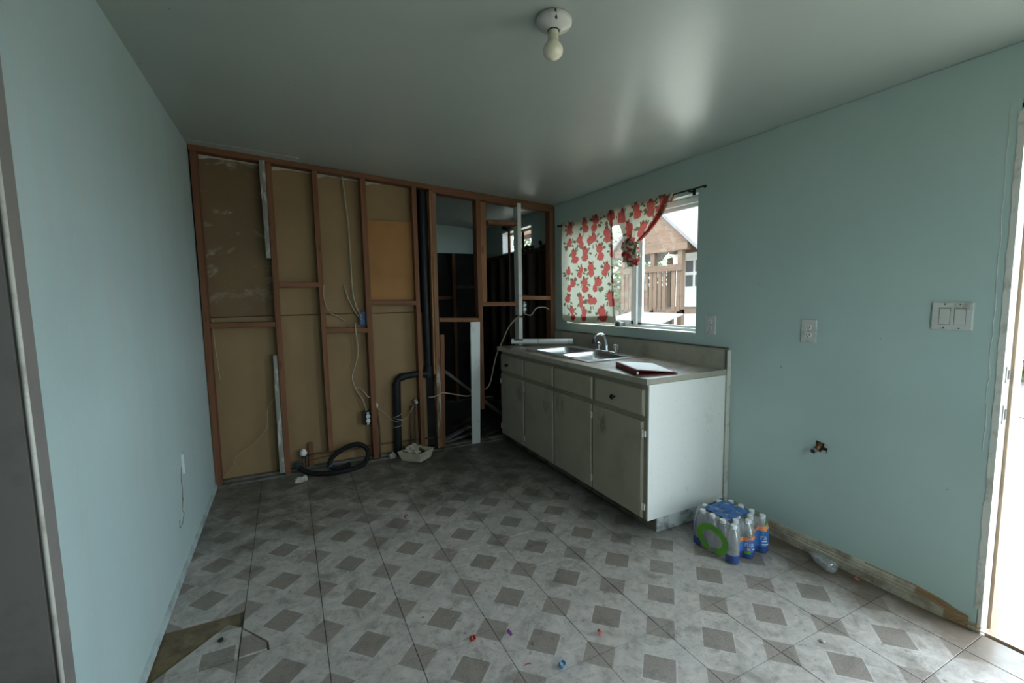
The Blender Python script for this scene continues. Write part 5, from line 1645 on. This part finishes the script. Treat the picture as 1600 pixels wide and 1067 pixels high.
def dec(xc_, xo, w, z0, z1, mat, name):
    gq = G()
    for q in range(6):
        a0, a1 = (xo - w / 2 + w * q / 6) / rad, (xo - w / 2 + w * (q + 1) / 6) / rad
        rr2 = rad + 0.0016
        gq.add([(xc_ + rr2 * math.sin(a), -2.417 - rr2 * math.cos(a), z) for a, z in ((a0, z0), (a1, z0), (a1, z1), (a0, z1))], [(0, 1, 2, 3)])
    build(name, gq, mat, wpk)
dec(PX[2], -0.026, 0.013, 0.050, 0.062, M['film_orange'], 'round_mark')
dec(PX[2], 0.000, 0.020, 0.054, 0.058, M['film_white'], 'small_print')
dec(PX[4], -0.018, 0.026, 0.068, 0.0715, M['film_white'], 'small_print')
dec(PX[4], -0.012, 0.036, 0.050, 0.056, M['film_white'], 'small_print')
dec(PX[2], -0.030, 0.030, 0.030, 0.044, M['film_green'], 'green_mark')

# empty bottle lying by the baseboard
eb = thing('empty_bottle', (-0.06, -2.655, 0), 'crushed empty clear plastic bottle lying against the baseboard', 'bottle')
ax0 = Vector((-0.098, -2.715, 0.033))
dirn = (Vector((-0.034, -2.56, 0.022)) - ax0).normalized()
gq = G().lathe([(0.004, 0.006), (0.018, 0.0), (0.030, 0.006), (0.033, 0.020), (0.033, 0.048), (0.029, 0.056), (0.032, 0.064), (0.030, 0.090), (0.026, 0.110), (0.018, 0.135), (0.0125, 0.150), (0.0125, 0.165)], 20, ax0, dirn)
for i_, v_ in enumerate(gq.v):
    k_ = 1 + 0.16 * noise.noise(Vector(v_) * 30)
    gq.v[i_] = (ax0.x + (v_[0] - ax0.x) * k_ if False else v_[0], v_[1], max(0.001, v_[2] * (0.92 + 0.10 * noise.noise(Vector(v_) * 35))))
build('bottle', gq, M['bottle_clear'], eb, True)

# ------------------------------------------------------------------ coloured plastic bits on the floor
def curl(name, label, x, y, mat, r_=0.013, h=0.012, a0=0, a1=300, tilt=(0, 0, 0), flap=0.0):
    gq = G()
    n_ = 16
    mt = Matrix.Translation((x, y, 0)) @ mathutils.Euler(tilt).to_matrix().to_4x4()
    pts = []
    for q in range(n_ + 1):
        an = R(a0 + (a1 - a0) * q / n_)
        for rr2, z in ((r_, 0.0), (r_, h), (r_ - 0.0022, h), (r_ - 0.0022, 0.0)):
            pts.append(mt @ Vector((rr2 * math.cos(an), rr2 * math.sin(an) * 0.9, z)))
    if flap:
        d2 = Vector((math.cos(R(a1 + 90)), math.sin(R(a1 + 90)), 0)) * flap
        for k_ in range(4):
            pts.append(pts[n_ * 4 + k_] + mt.to_3x3() @ d2)
        n_ += 1
    mz = min(p.z for p in pts)
    gq.v = [(p.x, p.y, p.z - mz + 0.0008) for p in pts]
    for q in range(n_):
        for e in range(4):
            e2 = (e + 1) % 4
            gq.f.append((q * 4 + e, q * 4 + e2, q * 4 + 4 + e2, q * 4 + 4 + e))
    gq.f += [(0, 1, 2, 3), (n_ * 4 + 3, n_ * 4 + 2, n_ * 4 + 1, n_ * 4)]
    gq.mi = [0] * len(gq.f)
    return tag(build(name, gq, M[mat], None, 'auto'), label, 'plastic scrap', 'plastic scraps on the tiles')
curl('plastic_curl', 'red curled plastic scrap lying on a grout line', -1.833, -2.297, 'red_bit', 0.0115, 0.017, 0, 330, (0.9, 0.3, 0.4), 0.012)
curl('plastic_curl', 'purple folded plastic scrap on the tiles', -1.688, -2.346, 'purple_bit', 0.015, 0.012, 20, 200, (0.2, 0.9, 0.3), 0.016)
curl('plastic_curl', 'pinkish-red crumpled plastic scrap near a dark diamond', -1.362, -2.516, 'pink_bit', 0.012, 0.013, 0, 260, (0.8, 0.4, 1.2), 0.014)
curl('plastic_curl', 'light blue plastic ring lying nearest the camera', -1.580, -2.575, 'blue_bit', 0.0135, 0.015, -20, 320, (0.5, -0.1, 0.5), 0.006)
curl('plastic_curl', 'small red scrap far out on the dirty tiles', -1.824, -1.130, 'red_bit', 0.012, 0.008, 0, 220, (0.4, 0.2, 0), 0.01)
curl('plastic_curl', 'pinkish scrap lying by the baseboard past the empty bottle', -0.064, -2.796, 'pink_bit', 0.011, 0.013, 0, 250, (0.7, 0.3, 0.5), 0.012)
curl('plastic_curl', 'thin orange-red flake next to the blue ring', -1.688, -2.520, 'red_bit', 0.016, 0.003, 40, 110, (0.05, 0.0, 0), 0.004)
rd = random.Random(31)
for q, (x, y, r_, lb) in enumerate([(-1.812, -2.455, 0.0035, 'white paint chip beside the red curl'), (-1.90, -1.985, 0.0032, 'white paint chip far out in the middle of the floor'),
                                    (-1.50, -2.35, 0.0032, 'white paint chip on the grout near the pinkish scrap'), (-1.62, -2.43, 0.005, 'grey pebble behind the blue ring'),
                                    (-2.745, -1.825, 0.011, 'dark crumb on the edge of the broken tile'), (-2.885, -1.645, 0.005, 'white crumb by the missing tile'), (-0.60, -2.95, 0.010, 'flat white chip on the bright tiles near the doorway')]):
    o = build('floor_chip', G().blob((x, y, r_ * 0.5), (r_, r_ * 1.3, r_ * 0.5), 0.5, 1, q), M['insul' if q == 4 else ('galv' if q == 3 else 'compound')])
    tag(o, lb, 'chip', 'chips on the floor')

# ------------------------------------------------------------------ outdoors
go = G().box(-14, 40, -30, 40, -0.30, -0.14)
tag(build('ground_outside', go, M['ground']), 'sunlit concrete yard outside the house', 'ground', None, 'structure')
tag(build('path_gravel', G().box(5.2, 8.4, -6, 0.6, -0.14, -0.13), M['asphalt']), 'grey gravel strip across the yard', 'ground', None, 'structure')
ph = thing('playhouse', (5.6, 3.9, -0.14), 'wooden backyard playhouse with gabled roof and slatted rail', 'playhouse')
PXF = 5.0
def pb(name, x0, x1, y0, y1, z0, z1, mat='cedar'):
    return build(name, G().box(x0, x1, y0, y1, z0, z1), M[mat], ph, bevel=0.004)
for y in (3.10, 3.90, 4.90):
    pb('post', PXF, PXF + 0.10, y, y + 0.12, -0.14, 2.30)
for y in (3.10, 4.90):
    pb('post', PXF + 1.5, PXF + 1.6, y, y + 0.12, -0.14, 2.30)
pb('beam', PXF - 0.02, PXF + 0.08, 2.95, 5.25, 2.28, 2.44, 'cedar_h')
pb('deck', PXF, PXF + 1.6, 3.1, 5.0, 0.95, 1.05, 'cedar_h')
pb('rail', PXF - 0.03, PXF + 0.02, 3.08, 5.05, 1.86, 2.00, 'cedar_h')
yy = 3.14
q = 0
while yy < 4.95:
    if abs(yy - 3.40) < 0.06 or abs(yy - 3.62) < 0.05:
        yy += 0.13
        continue
    pb('slat', PXF - 0.01, PXF + 0.02, yy, yy + 0.10, 1.0, 1.88)
    yy += 0.135
gb = G().extrude_x([(2.95, 2.44), (5.25, 2.44), (4.10, 3.36)], PXF + 0.02, PXF + 0.06)
build('gable', gb, M['cedar_h'], ph)
for sy in (1, -1):
    rfg = G()
    y_e, y_a = 4.10 + sy * 1.42, 4.10
    rfg.hexa([(PXF - 0.05, y_a, 3.42), (PXF + 1.8, y_a, 3.42), (PXF + 1.8, y_e, 2.26), (PXF - 0.05, y_e, 2.26), (PXF - 0.05, y_a, 3.50), (PXF + 1.8, y_a, 3.50), (PXF + 1.8, y_e, 2.34), (PXF - 0.05, y_e, 2.34)])
    build('roof', rfg, M['roof_grey'], ph)
pb('panel', PXF + 0.02, PXF + 0.04, 4.6, 4.9, 1.05, 1.75, 'shed_white')
sh = thing('garden_shed', (7.9, 3.4, -0.14), 'white shed with a four-pane window beside the playhouse', 'shed')
build('wall', G().box(7.0, 9.0, 2.2, 5.25, -0.14, 2.42), M['shed_white'], sh)
build('roof', G().box(6.85, 9.1, 2.0, 5.30, 2.42, 2.68), M['cedar_h'], sh)
wf = build('window_frame', G().box(6.97, 7.0, 4.20, 4.90, 1.50, 2.28), M['shed_white'], sh, bevel=0.004)
for y in (4.27, 4.59):
    for z in (1.56, 1.93):
        build('pane', G().box(6.962, 6.972, y, y + 0.24, z, z + 0.29), M['roof_grey'], wf)
tb_ = thing('patio_table', (4.2, 2.8, -0.14), 'white-topped patio table out in the yard', 'table')
build('top', G().hexa([(3.55, 2.30, 0.80), (4.9, 2.94, 0.94), (4.9, 4.55, 0.94), (3.55, 3.9, 0.80), (3.55, 2.30, 0.83), (4.9, 2.94, 0.97), (4.9, 4.55, 0.97), (3.55, 3.9, 0.83)]), M['table_top'], tb_)
for x, y, z in ((3.62, 2.5, 0.80), (3.62, 3.75, 0.80), (4.75, 3.1, 0.925), (4.75, 4.3, 0.925)):
    build('leg', G().box(x, x + 0.06, y, y + 0.06, -0.14, z), M['cedar'], tb_)
def tree(label, x, y, h, rx_, rz_, seed, nleaf=1500, name='tree'):
    r_ = random.Random(seed)
    o = thing(name, (x, y, -0.14), label, 'tree' if name == 'tree' else 'bush', 'greenery in the yard')
    if name == 'tree':
        build('trunk', G().tube([(x, y, -0.14), (x + 0.1, y, h * 0.4), (x - 0.05, y + 0.1, h * 0.8)], [0.16, 0.12, 0.06], 10), M['bark'], o, True)
    gq = G()
    for q in range(nleaf):
        p = Vector((r_.gauss(0, 1), r_.gauss(0, 1), r_.gauss(0, 1)))
        p = p.normalized() * (r_.random() ** 0.4)
        c_ = Vector((x + p.x * rx_, y + p.y * rx_, h * 0.62 + p.z * rz_ if name == 'tree' else h * 0.5 + p.z * rz_))
        a = Vector((r_.gauss(0, 1), r_.gauss(0, 1), r_.gauss(0, 1))).normalized() * 0.11
        b = a.orthogonal().normalized() * 0.055
        gq.add([c_ - a, c_ + b, c_ + a, c_ - b], [(0, 1, 2, 3)])
    build('crown', gq, M['leaf'], o, fixn=False)
tree('leafy tree rising behind the wooden playhouse', 8.6, 9.0, 3.4, 1.7, 1.7, 1, 3400)
tree('leafy tree standing behind the white shed', 11.2, 6.6, 3.6, 1.6, 1.6, 2, 2600)
tree('leafy tree seen through the small bathroom window', 4.2, 8.6, 4.2, 1.7, 2.0, 3, 2600)
tree('low green bush beyond the gravel outside the doorway', 9.0, -0.9, 1.0, 1.4, 0.7, 4, 1400, 'bush')
fnc = thing('garden_fence', (13.0, 4.0, -0.14), 'weathered wooden fence at the back of the yard', 'fence')
for q in range(64):
    y = -8 + q * 0.42
    build('plank', G().box(13.0, 13.03, y, y + 0.39, -0.14, 1.75), M['cedar'], fnc)
build('rail', G().box(12.96, 13.0, -8, 18.9, 1.45, 1.55), M['cedar_h'], fnc)
